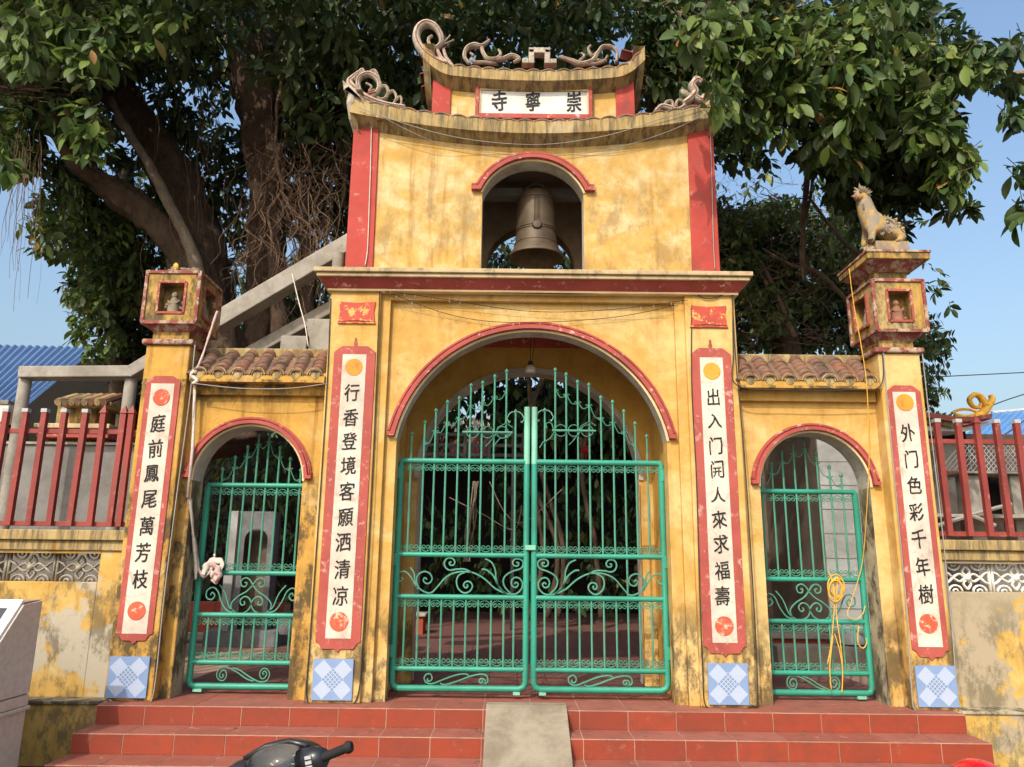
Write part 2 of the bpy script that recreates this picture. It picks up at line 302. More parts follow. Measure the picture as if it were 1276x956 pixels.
# ------------------------------------------------------------ ground, street, steps
MB().box(-60,60,-14,-.9,-.75,-.46).build('street',M['asphalt'],kind='structure')
MB().box(-300,300,-250,300,-1.2,-.77).build('ground',M['asphalt'],kind='structure')
MB().box(-14,14,.62,30,-.5,-.03).build('courtyard_ground',M['grout'],kind='structure')
st=MB(); st.box(-3.6,3.6,-.18,.62,-.45,-.002).box(-3.6,3.6,-.51,-.18,-.45,-.152).box(-3.6,3.6,-.84,-.51,-.45,-.302)
steps=st.build('steps',M['grout'],kind='structure'); ORG[steps]=Vector((0,0,0))
def tilebox(w,d,h,name,mat,bev=.002):
    b=MB().box(-w/2,w/2,-d/2,d/2,-h/2,h/2); return b.mesh(name,mat)
rt=tilebox(.392,.006,.140,'riser_tile',M['steptile']); tt=tilebox(.392,.324,.006,'tread_tile',M['treadtile']); pt=tilebox(.392,.392,.006,'floor_tile',M['treadtile'])
nos=tilebox(.4,.012,.007,'nosing',M['grout'])
for s_,(yf,zt) in enumerate(((-.18,0),(-.51,-.15),(-.84,-.30))):
    for i in range(18):
        x=-3.4+.4*i+(0,.07,.02)[s_]*0
        rnd=random.Random(i*7+s_)
        inst('riser_tile',rt,steps,TM((x,yf-.0015,zt-.0775),rx=rnd.uniform(-.008,.008),rz=rnd.uniform(-.004,.004)))
        if s_>0: inst('tread_tile',tt,steps,TM((x,yf+.168,zt-.0025),rx=rnd.uniform(-.004,.004)))
for r_ in range(2):
    for i in range(18): inst('floor_tile',pt,steps,TM((-3.4+.4*i,.022+.4*r_,-.0025),ry=random.uniform(-.004,.004)))
pm=tilebox(.294,.294,.02,'paver',M['paver'])
court=MB().box(-14,14,4.9,30,-.029,-.012).build('courtyard_paving',M['paver'],kind='structure')
cp=MB().box(-3.6,3.6,.63,.66,-.03,-.01).build('passage_floor',M['grout'],kind='structure')
for j in range(14):
    for i in range(-12,13):
        if abs(i*.3)<3.45 : inst('paver',pm,cp,TM((i*.3+.05,.8+.3*j,-.014+random.uniform(-.002,.002)),rx=random.uniform(-.01,.01)))
# ramp of rough concrete laid over the steps, cross-scored
rp=root('concrete_ramp',(-.04,-.8,-.45),'rough grey concrete wheel ramp with scored crossed lines laid over the red steps','ramp')
def rampz(y): return .022-(max(0,-.14-y))*.455
b=MB(); b.polyx([(-.02,.0),(-.02,.03),(-.14,.03),(-.2,.012),(-1.2,rampz(-1.2)),(-1.2,-.45),(-.02,-.45)],-.375,.295); b.build('ramp_body',M['ramp'],rp,bevel=.006)
b=MB()
def gl(x0,y0,x1,y1): b.tube([(x0,y0,rampz(y0)+.0015),(x1,y1,rampz(y1)+.0015)],[.0032,.0032],4)
for k in range(-9,10):
    for sg in (1,-1):
        pts=[]
        for t in np.linspace(0,1,24):
            y=-.2-t*1.0; x=-.04+k*.12+sg*(t-.5)*.95
            if -.36<x<.28: pts.append((x,y))
        if len(pts)>1: gl(*pts[0],*pts[-1])
b.build('scored_line',M['concgrey'],rp,kind='stuff')
# ------------------------------------------------------------ the gateway
G0=root('temple_gateway',(0,.1,0),'old yellow and red temple gateway with bell tower, three arches and black calligraphy couplets','gateway')
def arcpts(cx,cz,r,a0,a1,n): return [(cx+r*math.cos(a),cz+r*math.sin(a)) for a in np.linspace(a0,a1,n)]
def arch_wall(mb,x0,x1,z0,ztop,arc,y0,y1):
    """front wall with an arched opening; arc = points from the left springing to the right one"""
    zt=ztop if callable(ztop) else (lambda x:ztop)
    L,Rr=arc[0],arc[-1]
    for y in (y0,y1):
        def quad(a,b_,zl0,zl1,m=1):
            mb.add([(a,y,zl0),(b_,y,zl1),(b_,y,zt(b_)),(a,y,zt(a))],[(0,1,2,3)])
        xs=np.linspace(x0,L[0],8)
        for a,b_ in zip(xs,xs[1:]): quad(a,b_,z0,z0)
        xs=np.linspace(Rr[0],x1,8)
        for a,b_ in zip(xs,xs[1:]): quad(a,b_,z0,z0)
        for p,q in zip(arc,arc[1:]): 
            if q[0]-p[0]>1e-5: quad(p[0],q[0],p[1],q[1])
    for x in (x0,x1): mb.add([(x,y0,z0),(x,y1,z0),(x,y1,zt(x)),(x,y0,zt(x))],[(0,1,2,3)])
def intrados(mb,arc,y0,y1):
    for p,q in zip(arc,arc[1:]): mb.add([(p[0],y0,p[1]),(q[0],y0,q[1]),(q[0],y1,q[1]),(p[0],y1,p[1])],[(0,1,2,3)])
def mould(arc,ext,y,ws,name='archivolt'):
    zi=arc[0][1]; path=[(arc[0][0]-ext,zi),(arc[0][0],zi)]+arc[1:-1]+[(arc[-1][0],zi),(arc[-1][0]+ext,zi)]
    o=MB(); o.band(path,ws[0],ws[1],y-.055,y); o.band(path,ws[1],ws[2],y-.028,y)
    o.band(path,ws[1]+.012,ws[1]+.02,y-.04,y)
    a=o.build(name,M['red'],G0,bevel=.004)
    MB().band(arc,-.002,ws[0]-.002,y-.014,y+.001).build('arch_edge',M['cream'],a)
# central bay
ac=[(-1.26,2.2)]+arcpts(0,2.069,1.281,math.pi-.18,.18,41)+[(1.26,2.2)]
ac=arcpts(0,2.069,1.281,math.pi-math.asin(.231/1.281),math.asin(.231/1.281),45)
b=MB(); arch_wall(b,-1.37,1.37,0,3.72,ac,.10,.28); wall=b.build('wall',M['yellow'],G0)
b=MB(); intrados(b,ac,.10,.28); b.build('arch_soffit',M['soffit'],G0)
for q_ in ([(-1.26,0),(-1.26,2.3)],[(1.26,2.3),(1.26,0)]):
    b=MB(); intrados(b,q_,.10,.28); b.build('arch_jamb',M['yellow'],G0)
mould(ac,.085,.10,(.022,.062,.098))
b=MB()
for s in (-1,1): b.box(*sorted((s*1.365,s*1.46)),.045,.2,0,3.64); 
b.box(-1.46,1.46,.045,.2,3.64,3.722); b.build('recess_frame',M['yellow'],G0,bevel=.006)
for s in (-1,1): MB().box(*sorted((s*1.455,s*1.935)),0,.42,0,3.721).build('pilaster',M['yellow'],G0,bevel=.012)
b=MB()      # inner passage: side walls, ceiling, back wall with second arch
for s in (-1,1): b.box(*sorted((s*1.31,s*1.9)),.42,1.2,0,3.62)
b.box(-1.9,1.9,.28,1.5,3.62,3.70)
a2=arcpts(0,2.05,1.17,math.pi,0,33); arch_wall(b,-1.9,1.9,0,3.62,a2,1.2,1.42); b.build('passage_wall',M['passage'],G0)
b=MB(); intrados(b,[(-1.17,0)]+a2+[(1.17,0)],1.2,1.42); b.band(a2,0,.05,1.18,1.2); b.build('passage_arch_soffit',M['soffit'],G0)
MB().box(-1.3,1.3,1.14,1.199,3.5,3.61).build('passage_beam',M['red'],G0)
for s in (-1,1):
    b=MB(); b.box(*sorted((s*1.175,s*1.31)),1.12,1.2,0,2.0); b.frus(*sorted((s*1.16,s*1.31)),1.08,1.2,.0,*sorted((s*1.175,s*1.31)),1.11,1.2,.45)
    b.build('passage_pilaster',M['yellow'],G0,bevel=.01)
# side bays
for s in (-1,1):
    cx=s*2.63; arc=arcpts(cx,1.9,.51,math.pi,0,29)
    b=MB(); x0,x1=sorted((s*1.93,s*3.26)); arch_wall(b,x0,x1,0,2.80,arc,.15,.40); b.build('side_wall',M['yellow_old'] if s<0 else M['yellow'],G0)
    b=MB(); intrados(b,arc,.15,.40); b.build('side_arch_soffit',M['soffit'],G0)
    for q_ in ([(cx-.51,0),(cx-.51,1.9)],[(cx+.51,1.9),(cx+.51,0)]):
        b=MB(); intrados(b,q_,.15,.40); b.build('side_arch_jamb',M['jamb'],G0)
    mould(arc,.085,.15,(.02,.052,.085),'side_archivolt')
    b=MB(); b.box(x0+.01,x1-.01,.10,.42,2.70,2.802); b.build('side_lintel',M['yellow_old'] if s<0 else M['yellow'],G0,bevel=.005)
    # little tiled roof
    xa,xb=(-3.2,-1.94) if s<0 else (1.94,3.24)
    b=MB(); b.box(xa,xb,-.02,.5,2.80,2.865); b.polyx([(0,2.86),(.34,3.15),(.42,3.15),(.75,2.86)],xa,xb); b.build('eave_slab',M['yellow_old'],G0)
    n=7; pitch=(xb-xa)/n; hw=pitch/2*.80
    def halftube(r0,r1,L,n_=7):
        q=MB(); vs=[];
        for k in range(n_):
            th=math.pi*k/(n_-1); vs.append((-math.cos(th)*r0,0,math.sin(th)*r0))
        for k in range(n_):
            th=math.pi*k/(n_-1); vs.append((-math.cos(th)*r1,L,math.sin(th)*r1))
        for k in range(n_):
            th=math.pi*k/(n_-1); vs.append((-math.cos(th)*(r0-.016),0,math.sin(th)*(r0-.016)))
        fs=[(k,k+1,n_+k+1,n_+k) for k in range(n_-1)]+[(k,2*n_+k,2*n_+k+1,k+1) for k in range(n_-1)]
        q.add(vs,fs); return q.mesh('roof_tile',M['roof'],True)
    hm=halftube(hw*1.0,hw*.82,.105); sl=math.atan2(.29,.34)
    for i in range(n):
        for j in range(6):
            t=j/6; inst('roof_tile',hm,G0,TM((xa+pitch*(i+.5)+random.uniform(-.006,.006),-.01+.345*t,2.862+.29*t+random.uniform(-.004,.006)),rx=sl-.06,rz=random.uniform(-.03,.03)))
            if j==0:
                x=xa+pitch*(i+.5); c=MB(); c.lathe([(0.0,-.004),(hw*.5,-.004),(hw*.6,0),(hw*.6,.03)],(x,-.02,2.868),12,'y'); 
                for k in range(2): c.tube([(x+hw*(1.0-.3*k)*math.cos(a),-.028,2.862+hw*(1.0-.3*k)*math.sin(a)) for a in np.linspace(.1,math.pi-.1,9)],.007,5)
                c.build('eave_end_cap',M['fascia'],G0)
        inst('pan_tile',MB().box(-hw*.5,hw*.5,0,.36,-.01,.012).mesh('pan_tile',M['roof']),G0,TM((xa+pitch*i,-.01,2.868),rx=sl))
    MB().box(xa,xb,.30,.44,3.12,3.215).build('ridge',M['fascia'],G0,bevel=.015)
# cornice
b=MB(); b.frus(-1.955,1.955,-.03,.6,3.72,-2.03,2.03,-.125,.7,3.806); b.build('cornice_cove',M['red'],G0)
b=MB(); b.box(-1.965,1.965,-.035,.6,3.703,3.722); b.build('cornice_fillet',M['cream'],G0)
b=MB(); b.box(-2.05,2.05,-.15,1.7,3.806,3.845).box(-2.075,2.075,-.175,1.72,3.845,3.89); b.build('cornice_slab',M['cornice'],G0,bevel=.008)
# bell tower
def f1b(x): return 5.415+.2*abs(x/1.8)**1.9
def f1t(x): return 5.56+.215*abs(x/1.8)**1.9+.10*max(0,(abs(x)-1.62)/.25)**2
ab=arcpts(0,4.64,.535,math.pi-.30,.30,31); ab=arcpts(0,4.64,.545,math.pi-.35,.35,31)
tw=lambda x:f1b(x)+.03
b=MB(); arch_wall(b,-1.83,1.83,3.89,tw,ab,.15,.35)
b.box(-1.83,-1.6,.35,1.4,3.89,5.6).box(1.6,1.83,.35,1.4,3.89,5.6); b.build('tower_wall',M['yellow_tower'],G0)
b=MB(); intrados(b,ab,.15,.35); intrados(b,[(ab[0][0],3.89),ab[0]],.15,.35); intrados(b,[ab[-1],(ab[-1][0],3.89)],.15,.35); b.build('bell_arch_soffit',M['soffit'],G0)
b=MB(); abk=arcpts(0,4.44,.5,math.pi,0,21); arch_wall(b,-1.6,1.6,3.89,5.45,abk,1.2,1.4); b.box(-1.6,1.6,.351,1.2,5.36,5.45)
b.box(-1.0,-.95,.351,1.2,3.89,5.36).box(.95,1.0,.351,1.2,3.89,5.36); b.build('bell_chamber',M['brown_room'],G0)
b=MB(); b.box(-.95,.95,.7,.82,5.08,5.17).box(-.95,.95,.9,.98,5.14,5.2); b.build('bell_beam',M['concgrey'],G0)
mould(ab,.11,.15,(.02,.06,.098),'bell_archivolt')
for s in (-1,1):
    b=MB(); x0,x1=sorted((s*1.575,s*1.85))
    b.frus(x0,x1,.125,.6,3.895,*sorted((s*1.59,s*1.85)),.125,.6,5.60); b.build('tower_pier',M['redpier'],G0,bevel=.006)
def eave(fb,ft,hx,y0,y1,name):
    xs=np.linspace(-hx,hx,49); b=MB()
    for a,c in zip(xs,xs[1:]):
        b.add([(a,y0,fb(a)),(c,y0,fb(c)),(c,y0,ft(c)),(a,y0,ft(a)),(a,y1,fb(a)-.09),(c,y1,fb(c)-.09),(a,y0+.05,ft(a)),(c,y0+.05,ft(c)),(a,y0+.03,fb(a)-.012),(c,y0+.03,fb(c)-.012)],
          [(0,1,2,3),(4,5,9,8),(8,9,1,0),(3,2,7,6)])
    return b
e1=eave(f1b,f1t,1.87,0,.17,'eave')
# side eaves run back from the front corners
def sidecurve(fb,ft,hx,y0,yb):
    b=MB(); n=12; ys=np.linspace(y0,yb,n); h=(yb-y0)/2; ym=(y0+yb)/2
    for s in (-1,1):
        for a,c in zip(ys,ys[1:]):
            f=lambda y:-(ft(hx)-ft(0))*.8*(1-abs((y-ym)/h)**2)
            z0a,z0c=fb(hx)+f(a),fb(hx)+f(c); z1a,z1c=ft(hx)+f(a),ft(hx)+f(c)
            b.add([(s*hx,a,z0a),(s*hx,c,z0c),(s*hx,c,z1c),(s*hx,a,z1a),(s*(hx-.08),a,z0a-.09),(s*(hx-.08),c,z0c-.09),(s*(hx-.12),a,z1a),(s*(hx-.12),c,z1c)],[(0,1,2,3),(0,1,5,4),(3,2,7,6)])
    return b
b=e1; q=sidecurve(f1b,f1t,1.87,0,1.55); b.add(q.v,q.f); ea1=b.build('eave_fascia',M['fascia'],G0)
def f2b(x): return 6.05+.07*x*x+.16*max(0,(abs(x)-.85)/.3)**2
def f2t(x): return 6.17+.075*x*x+.19*max(0,(abs(x)-.85)/.3)**2
b=eave(f2b,f2t,1.16,.05,.22,''); q=sidecurve(f2b,f2t,1.16,.05,1.0); b.add(q.v,q.f); b.build('eave_fascia',M['fascia'],G0)
# plaque storey
b=MB(); xs=np.linspace(-1.04,1.04,15)
for a,c in zip(xs,xs[1:]):
    for y in (.2,.8): b.add([(a,y,5.5),(c,y,5.5),(c,y,f2b(c)+.02),(a,y,f2b(a)+.02)],[(0,1,2,3)])
b.box(-1.04,-1.0,.2,.8,5.5,6.25).box(1.0,1.04,.2,.8,5.5,6.25); b.build('plaque_wall',M['yellow_tower'],G0)
for s in (-1,1): MB().box(*sorted((s*.865,s*1.06)),.175,.5,5.5,6.19).build('plaque_pier',M['redpier'],G0,bevel=.005)
# roof decks
b=MB()
b.polyx([(.02,5.55),(.25,5.72),(1.3,5.72),(1.52,5.55)],-1.6,1.6); b.build('roof_deck',M['roofred'],G0)
b=MB(); b.polyx([(.1,6.17),(.5,6.42),(.6,6.42),(.98,6.17)],-.95,.95); b.build('roof_deck',M['roofred'],G0)
def eavetiles(ft,hx,n,y0,rows,L,rise):
    pitch=2*hx/n; hw=pitch*.46
    q=MB(); k_=6
    vs=[]; 
    for (yy,r,off) in ((0,hw,0),(L,hw*.9,0),(0,hw*.93,-.014)):
        for k in range(k_):
            u=k/(k_-1)*2-1; vs.append((u*r,yy,.022*(1-u*u)+off))
    fs=[(k,k+1,k_+k+1,k_+k) for k in range(k_-1)]+[(k,2*k_+k,2*k_+k+1,k+1) for k in range(k_-1)]
    me=q.add(vs,fs).mesh('roof_tile',M['roof'],True)
    for i in range(n):
        x=-hx+pitch*(i+.5); d=(ft(x+.02)-ft(x-.02))/.04
        for j in range(rows):
            inst('roof_tile',me,G0,TM((x,y0-.006+j*L*.8,ft(x)-.006+rise*j),rx=.25+random.uniform(-.03,.03),ry=-math.atan(d),rz=random.uniform(-.03,.03)))
eavetiles(f1t,1.86,22,0,2,.16,.03); eavetiles(f2t,1.15,15,.05,3,.16,.05)
sm=MB(); k_=6; vs=[]
for (yy,r,off) in ((0,.08,0),(.3,.075,0),(0,.075,-.014)):
    for k in range(k_): u=k/(k_-1)*2-1; vs.append((u*r,yy,.05*(1-u*u)+off))
sme=sm.add(vs,[(k,k+1,k_+k+1,k_+k) for k in range(k_-1)]+[(k,2*k_+k,2*k_+k+1,k+1) for k in range(k_-1)]).mesh('side_roof_tile',M['roofred'],True)
for (hx,ya,yb,n,ft) in ((1.87,.06,1.5,8,f1t),(1.16,.1,.95,5,f2t)):
    for s in (-1,1):
        for i in range(n):
            y=ya+(yb-ya)*(i+.5)/n; ym=(ya+yb)/2; f=-(ft(hx)-ft(0))*.8*(1-abs((y-ym)/((yb-ya)/2))**2)
            inst('roof_tile',sme,G0,TM((s*(hx+.05),y,ft(hx)+f+.0),rx=.3,rz=R(90) if s>0 else R(-90)))
# roof ornaments: swept stucco scrolls with a red line
def catm(P,n=6):
    P=[Vector(p) for p in P]; out=[]
    for i in range(len(P)-1):
        a=P[max(i-1,0)];b_=P[i];c=P[i+1];d=P[min(i+2,len(P)-1)]
        for k in range(n):
            t=k/n; out.append(.5*((2*b_)+(c-a)*t+(2*a-5*b_+4*c-d)*t*t+(3*b_-a-3*c+d)*t**3))
    out.append(P[-1]); return out
def scroll(o,red,pts,r0,r1,Y,flat=1.5,line=True,mid=None):
    P=catm([(at(x,y,Y).x,Y,at(x,y,Y).z) for x,y in pts]); n=len(P)
    rr=[(r0+(r1-r0)*i/(n-1)) if mid is None else (r0+(mid-r0)*min(1,2*i/(n-1)) if i<n/2 else mid+(r1-mid)*(2*i/(n-1)-1)) for i in range(n)]
    o.tube(P,[r*.74 for r in rr],8,flat=flat)
    if line: red.tube([p+Vector((0,-rr[i]*flat*.69,0)) for i,p in enumerate(P)],[r*.13 for r in rr],5)
def ornament(name,specs,Y,extra=None):
    o=MB(); red=MB()
    for sp in specs: scroll(o,red,sp[0],sp[1],sp[2],Y,mid=sp[3] if len(sp)>3 else None)
    if extra: extra(o,red)
    ob=o.build(name,M['orn'],G0,smooth='all'); red.build('red_line',M['ornred'],ob,smooth='all'); return ob
# corner horn scroll, upper roof left
ornament('corner_scroll',[([(556,84),(540,76),(526,64),(519,48),(522,36),(531,30),(542,34),(549,44),(550,54),(544,60),(536,57),(534,49),(539,45)],.07,.018,.05),
   ([(572,90),(560,84),(550,74),(545,62)],.02,.02,.045),([(566,86),(556,72),(553,62)],.03,.02)],.12)
ornament('corner_scroll',[([(545,60),(553,56),(566,50)],.018,.012),([(548,58),(556,50),(561,44)],.014,.01)],.3)
ornament('dragon_scroll',[([(585,80),(579,72),(581,62),(590,57),(600,58),(606,54),(610,50)],.025,.018,.04),
   ([(600,57),(602,66),(608,74),(618,74),(624,68),(621,62)],.028,.016,.035),([(612,75),(626,74),(638,70),(647,74),(640,78)],.03,.02,.035),([(588,74),(592,78),(604,78),(618,80)],.025,.02),([(590,70),(586,66)],.02,.015)],.25)
ornament('dragon_scroll',[([(768,78),(769,66),(762,59),(751,59),(745,66),(738,70),(733,62),(736,57)],.022,.016,.032),
   ([(745,66),(738,76),(724,80),(712,76),(700,72),(696,72)],.032,.016,.035),([(722,76),(728,70),(724,66)],.02,.012),([(740,74),(752,76),(757,70)],.02,.018),([(716,79),(740,80),(756,76)],.02,.02)],.25)
b=MB()
z0=at(672,82,.25).z; x0=at(672,82,.25).x
for s in (-1,1):
    b.box(*sorted((x0+s*.055,x0+s*.115)),.2,.3,z0,z0+.17); b.box(*sorted((x0+s*.115,x0+s*.185)),.2,.3,z0,z0+.055)
b.box(x0-.115,x0+.115,.2,.3,z0+.125,z0+.19); b.build('stepped_finial',M['orn'],G0,bevel=.008)
ornament('corner_dragon',[([(505,134),(480,131),(458,124),(441,112),(436,104),(440,98),(449,90)],.03,.03,.07),
   ([(449,116),(446,104),(450,96),(460,93),(470,99),(473,110),(466,119),(455,120)],.035,.03,.042),
   ([(441,102),(447,94),(452,88),(453,96)],.045,.025),([(458,94),(466,89),(470,94),(474,104)],.03,.02,.03),
   ([(470,112),(480,108),(484,116),(478,124),(470,122)],.028,.02),([(482,118),(490,114),(494,122),(490,130)],.024,.016),([(492,126),(499,121),(500,129),(494,135)],.02,.014),
   ([(456,104),(463,108),(460,114),(468,112)],.016,.014),([(445,110),(454,128),(470,134)],.03,.02,.05)],.12)
# small flared stucco corner bracket under the horn
b=MB()
for s in (-1,1):
    P=[(1.87,f1t(1.87)+.02),(1.94,5.86),(1.96,5.98),(1.90,5.92),(1.80,5.82)]
    if s<0: b.poly([(-x,z) for x,z in P],-.03,.12)
    else: b=MB()
    b.tube([(s*1.85,.02,5.9),(s*1.87,.03,5.75),(s*1.86,.08,5.6),(s*1.83,.2,5.46)],[.05,.05,.035,.02],8)
    b.build('corner_bracket',M['orn'],G0,bevel=.01)
ornament('corner_cloud',[([(817,140),(824,134),(834,136),(842,139),(852,134),(854,128)],.04,.03,.05),([(828,134),(830,128),(837,127),(839,134)],.026,.02),([(842,134),(844,126),(850,126)],.024,.02),
   ([(852,130),(860,124),(866,116),(862,108),(868,101),(874,104)],.05,.04,.06),([(860,120),(852,117),(850,113)],.035,.028),([(866,122),(874,126),(877,120)],.05,.04),([(864,104),(866,98),(872,99)],.03,.03)],.1)
# plaque
pz0,pz1=5.66,6.07; px0,px1=-.605,.615
b=MB(); b.box(px0-.0,px0+.04,.13,.2,pz0,pz1).box(px1-.04,px1,.13,.2,pz0,pz1).box(px0+.04,px1-.04,.13,.2,pz1-.035,pz1).box(px0+.04,px1-.04,.12,.2,pz0,pz0+.055)
pf=b.build('plaque_frame',M['red'],G0,bevel=.006)
b=MB(); b.box(px0+.04,px0+.055,.15,.2,pz0+.055,pz1-.035).box(px1-.055,px1-.04,.15,.2,pz0+.055,pz1-.035).box(px0+.055,px1-.055,.15,.2,pz1-.065,pz1-.035); b.build('plaque_lining',M['cream'],pf)
plq=MB().box(px0+.05,px1-.05,.165,.2,pz0+.05,pz1-.06).build('plaque',M['plate'],G0)
# ------------------------------------------------------------ calligraphy
_gm={}
def outline(ch):               # contours of one character of Blender's own built-in font, in a unit square
    cu=bpy.data.curves.new('t','FONT'); cu.body=ch; cu.size=1; o=bpy.data.objects.new('t',cu); COL.objects.link(o)
    bpy.context.view_layer.update(); dg=bpy.context.evaluated_depsgraph_get(); k=o.evaluated_get(dg).to_curve(dg,apply_modifiers=False)
    from mathutils.geometry import interpolate_bezier
    out=[]
    for s in k.splines:
        P=[]; bp=s.bezier_points
        for i in range(len(bp)):
            a,c=bp[i],bp[(i+1)%len(bp)]; L=(a.co-c.co).length
            n=max(2,min(6,int(L/.06)+1)); P+=interpolate_bezier(a.co,a.handle_right,c.handle_left,c.co,n+1)[:-1]
        Q=[]
        for p in P:
            if not Q or (p-Q[-1]).length>.012: Q.append(Vector((p.x,p.y,0)))
        if len(Q)>2: out.append(Q)
    bpy.data.objects.remove(o)
    x0=min(p.x for c in out for p in c); x1=max(p.x for c in out for p in c); y0=min(p.y for c in out for p in c); y1=max(p.y for c in out for p in c)
    m=max(x1-x0,y1-y0,.6); return [[Vector((.5+(p.x-(x0+x1)/2)/m,.5+(p.y-(y0+y1)/2)/m,0)) for p in c] for c in out]
def glyph_mesh(ch,bold):
    k=(ch,bold)
    if k in _gm: return _gm[k]
    cu=bpy.data.curves.new('character','CURVE'); cu.dimensions='2D'; cu.fill_mode='BOTH'
    def addc(C,fx=1,fy=1,dx=0,dy=0):
        for c in C:
            sp=cu.splines.new('POLY'); sp.points.add(len(c)-1); sp.use_cyclic_u=True
            for i,p in enumerate(c):
                p=Vector((p.x*fx+dx,p.y*fy+dy,0))
                d=noise.noise_vector(Vector((p.x*3.1+ord(ch)%17,p.y*3.1,ord(ch)%13)))*.046+noise.noise_vector(Vector((p.x*8+ord(ch)%7,p.y*8,2)))*.008
                sp.points[i].co=(p.x+d.x,p.y+d.y+.07*(p.x-.5),0,1)
    if ch=='@':                # an open gate frame with a small sign inside it
        addc(outline('门')); addc(outline('开'),.54,.54,.22,.06)
    else: addc(outline(ch))
    o=bpy.data.objects.new('t',cu); COL.objects.link(o)
    bpy.context.view_layer.update(); dg=bpy.context.evaluated_depsgraph_get()
    me=bpy.data.meshes.new_from_object(o.evaluated_get(dg)); me.name='character'; bpy.data.objects.remove(o)
    src=me; bm=bmesh.new()
    for dx,dy,dz in ((0,0,0),(bold*2.6,.3*bold,.0006),(-bold*2.4,-.3*bold,.0012),(bold*1.4,-bold*.6,.0018),(-bold,bold*.5,.0024)):
        n0=len(bm.verts); bm.from_mesh(src); bm.verts.ensure_lookup_table()
        for v in bm.verts[n0:]: v.co+=Vector((dx,dy,dz*8))
    r=bmesh.ops.extrude_face_region(bm,geom=list(bm.faces)); bmesh.ops.translate(bm,vec=(0,0,.03),verts=[v for v in r['geom'] if isinstance(v,bmesh.types.BMVert)])
    bmesh.ops.recalc_face_normals(bm,faces=bm.faces); bm.to_mesh(me); bm.free()
    me.materials.clear(); me.materials.append(M['ink']); _gm[k]=me; return me
def put_char(ch,x,z,h,Y,parent,w=None,bold=.012,tilt=0):
    w=w or h*.92; me=glyph_mesh(ch,bold)
    Mx=Matrix.Translation((x,Y,z))@Matrix.Rotation(tilt,4,'Y')@Matrix.Rotation(R(90),4,'X')@Matrix.Diagonal((w,h,.12,1))@Matrix.Translation((-.5,-.5,0))
    o=inst('character',me,parent,Mx); return o
Zr=random.Random(3)
def couplet(cx,z0,z1,w,wz0,wz1,ww,text,ctop,cbot,rd,mt,mb_,ch_z0,ch_z1,hh,finial,chipped=False):
    c=.06; x0,x1=cx-w/2,cx+w/2
    out=[(x0,z0+c),(x0+.03,z0+c-.012),(x0+c,z0),(cx-.03,z0),(cx,z0-.03),(cx+.03,z0),(x1-c,z0),(x1-.03,z0+c-.012),(x1,z0+c),(x1,z1-c),(x1-c,z1-.01),(x1-c-.02,z1),(x0+c+.02,z1),(x0+c,z1-.01),(x0,z1-c)]
    b=MB(); b.poly(out,-.012,.004)
    if finial: b.poly([(cx-.012,z1-.002),(cx+.012,z1-.002),(cx+.018,z1+.03),(cx+.01,z1+.05),(cx+.012,z1+.07),(cx,z1+.09),(cx-.012,z1+.07),(cx-.01,z1+.05),(cx-.018,z1+.03)],-.010,.003)
    p=b.build('couplet_panel',M['redframe'],G0,bevel=.004)
    MB().box(cx-ww/2,cx+ww/2,-.0145,.0,wz0,wz1).build('white_panel',M['white'],p)
    for zz,mm in ((ctop,mt),(cbot,mb_)):
        MB().lathe([(0,-.003),(rd,-.003),(rd*1.02,0),(rd*1.02,.003)],(cx,-.0165,zz),28,'y').build('painted_disc',mm,p)
    zs=np.linspace(ch_z0,ch_z1,len(text))
    for ch,z in zip(text,zs):
        w_=ww*(.60 if ch not in '人入千门@' else .6)
        put_char(ch,cx+Zr.uniform(-.006,.006),z+Zr.uniform(-.006,.006),hh*.88*(.86 if ch in '人入' else 1),-.0155,p,w=w_,bold=.004,tilt=R(Zr.uniform(-3,2)))
    return p
couplet(-3.44,.49,2.85,.32,.55,2.775,.215,'庭前鳳尾萬芳枝',2.644,.741,.078,M['disc_r'],M['disc_r'],at(198,528,0).z,at(174,722,0).z,.185,False)
couplet(-1.672,.44,3.16,.392,.53,3.078,.222,'行香登境客願洒清凉',2.953,.67,.080,M['disc_o'],M['disc_r'],at(440,490,0).z,at(423,742,0).z,.185,True)
couplet(1.68,.44,3.18,.375,.53,3.086,.215,'出入门@人來求福壽',2.954,.67,.080,M['disc_o'],M['disc_r'],at(887,496,0).z,at(899,743,0).z,.18,True)
couplet(3.46,.43,2.84,.32,.515,2.775,.212,'外门色彩千年樹',2.675,.709,.080,M['disc_o'],M['disc_r'],at(1133,540,0).z,at(1154,740,0).z,.185,False)
for ch,(x,y) in zip('寺寧崇',((622,126),(664,126),(715,127))):
    p=at(x,y,.165); put_char(ch,p.x,p.z,.23,.164,plq,w=.155,bold=.010)
for s in (-1,1):        # red flaking labels above the inner couplets
    x0,x1=sorted((s*1.50,s*1.85)); z0,z1=3.40,3.60; xm=(x0+x1)/2
    b=MB(); b.poly([(x0,z0),(xm,z0+.012),(x1,z0),(x1-.014,(z0+z1)/2),(x1,z1),(xm,z1-.012),(x0,z1),(x0+.014,(z0+z1)/2)],-.014,.002); b.box(x0-.005,x1+.005,-.018,0,z0-.02,z0-.003)
    b.build('red_label',M['redlabel'],G0,bevel=.003)
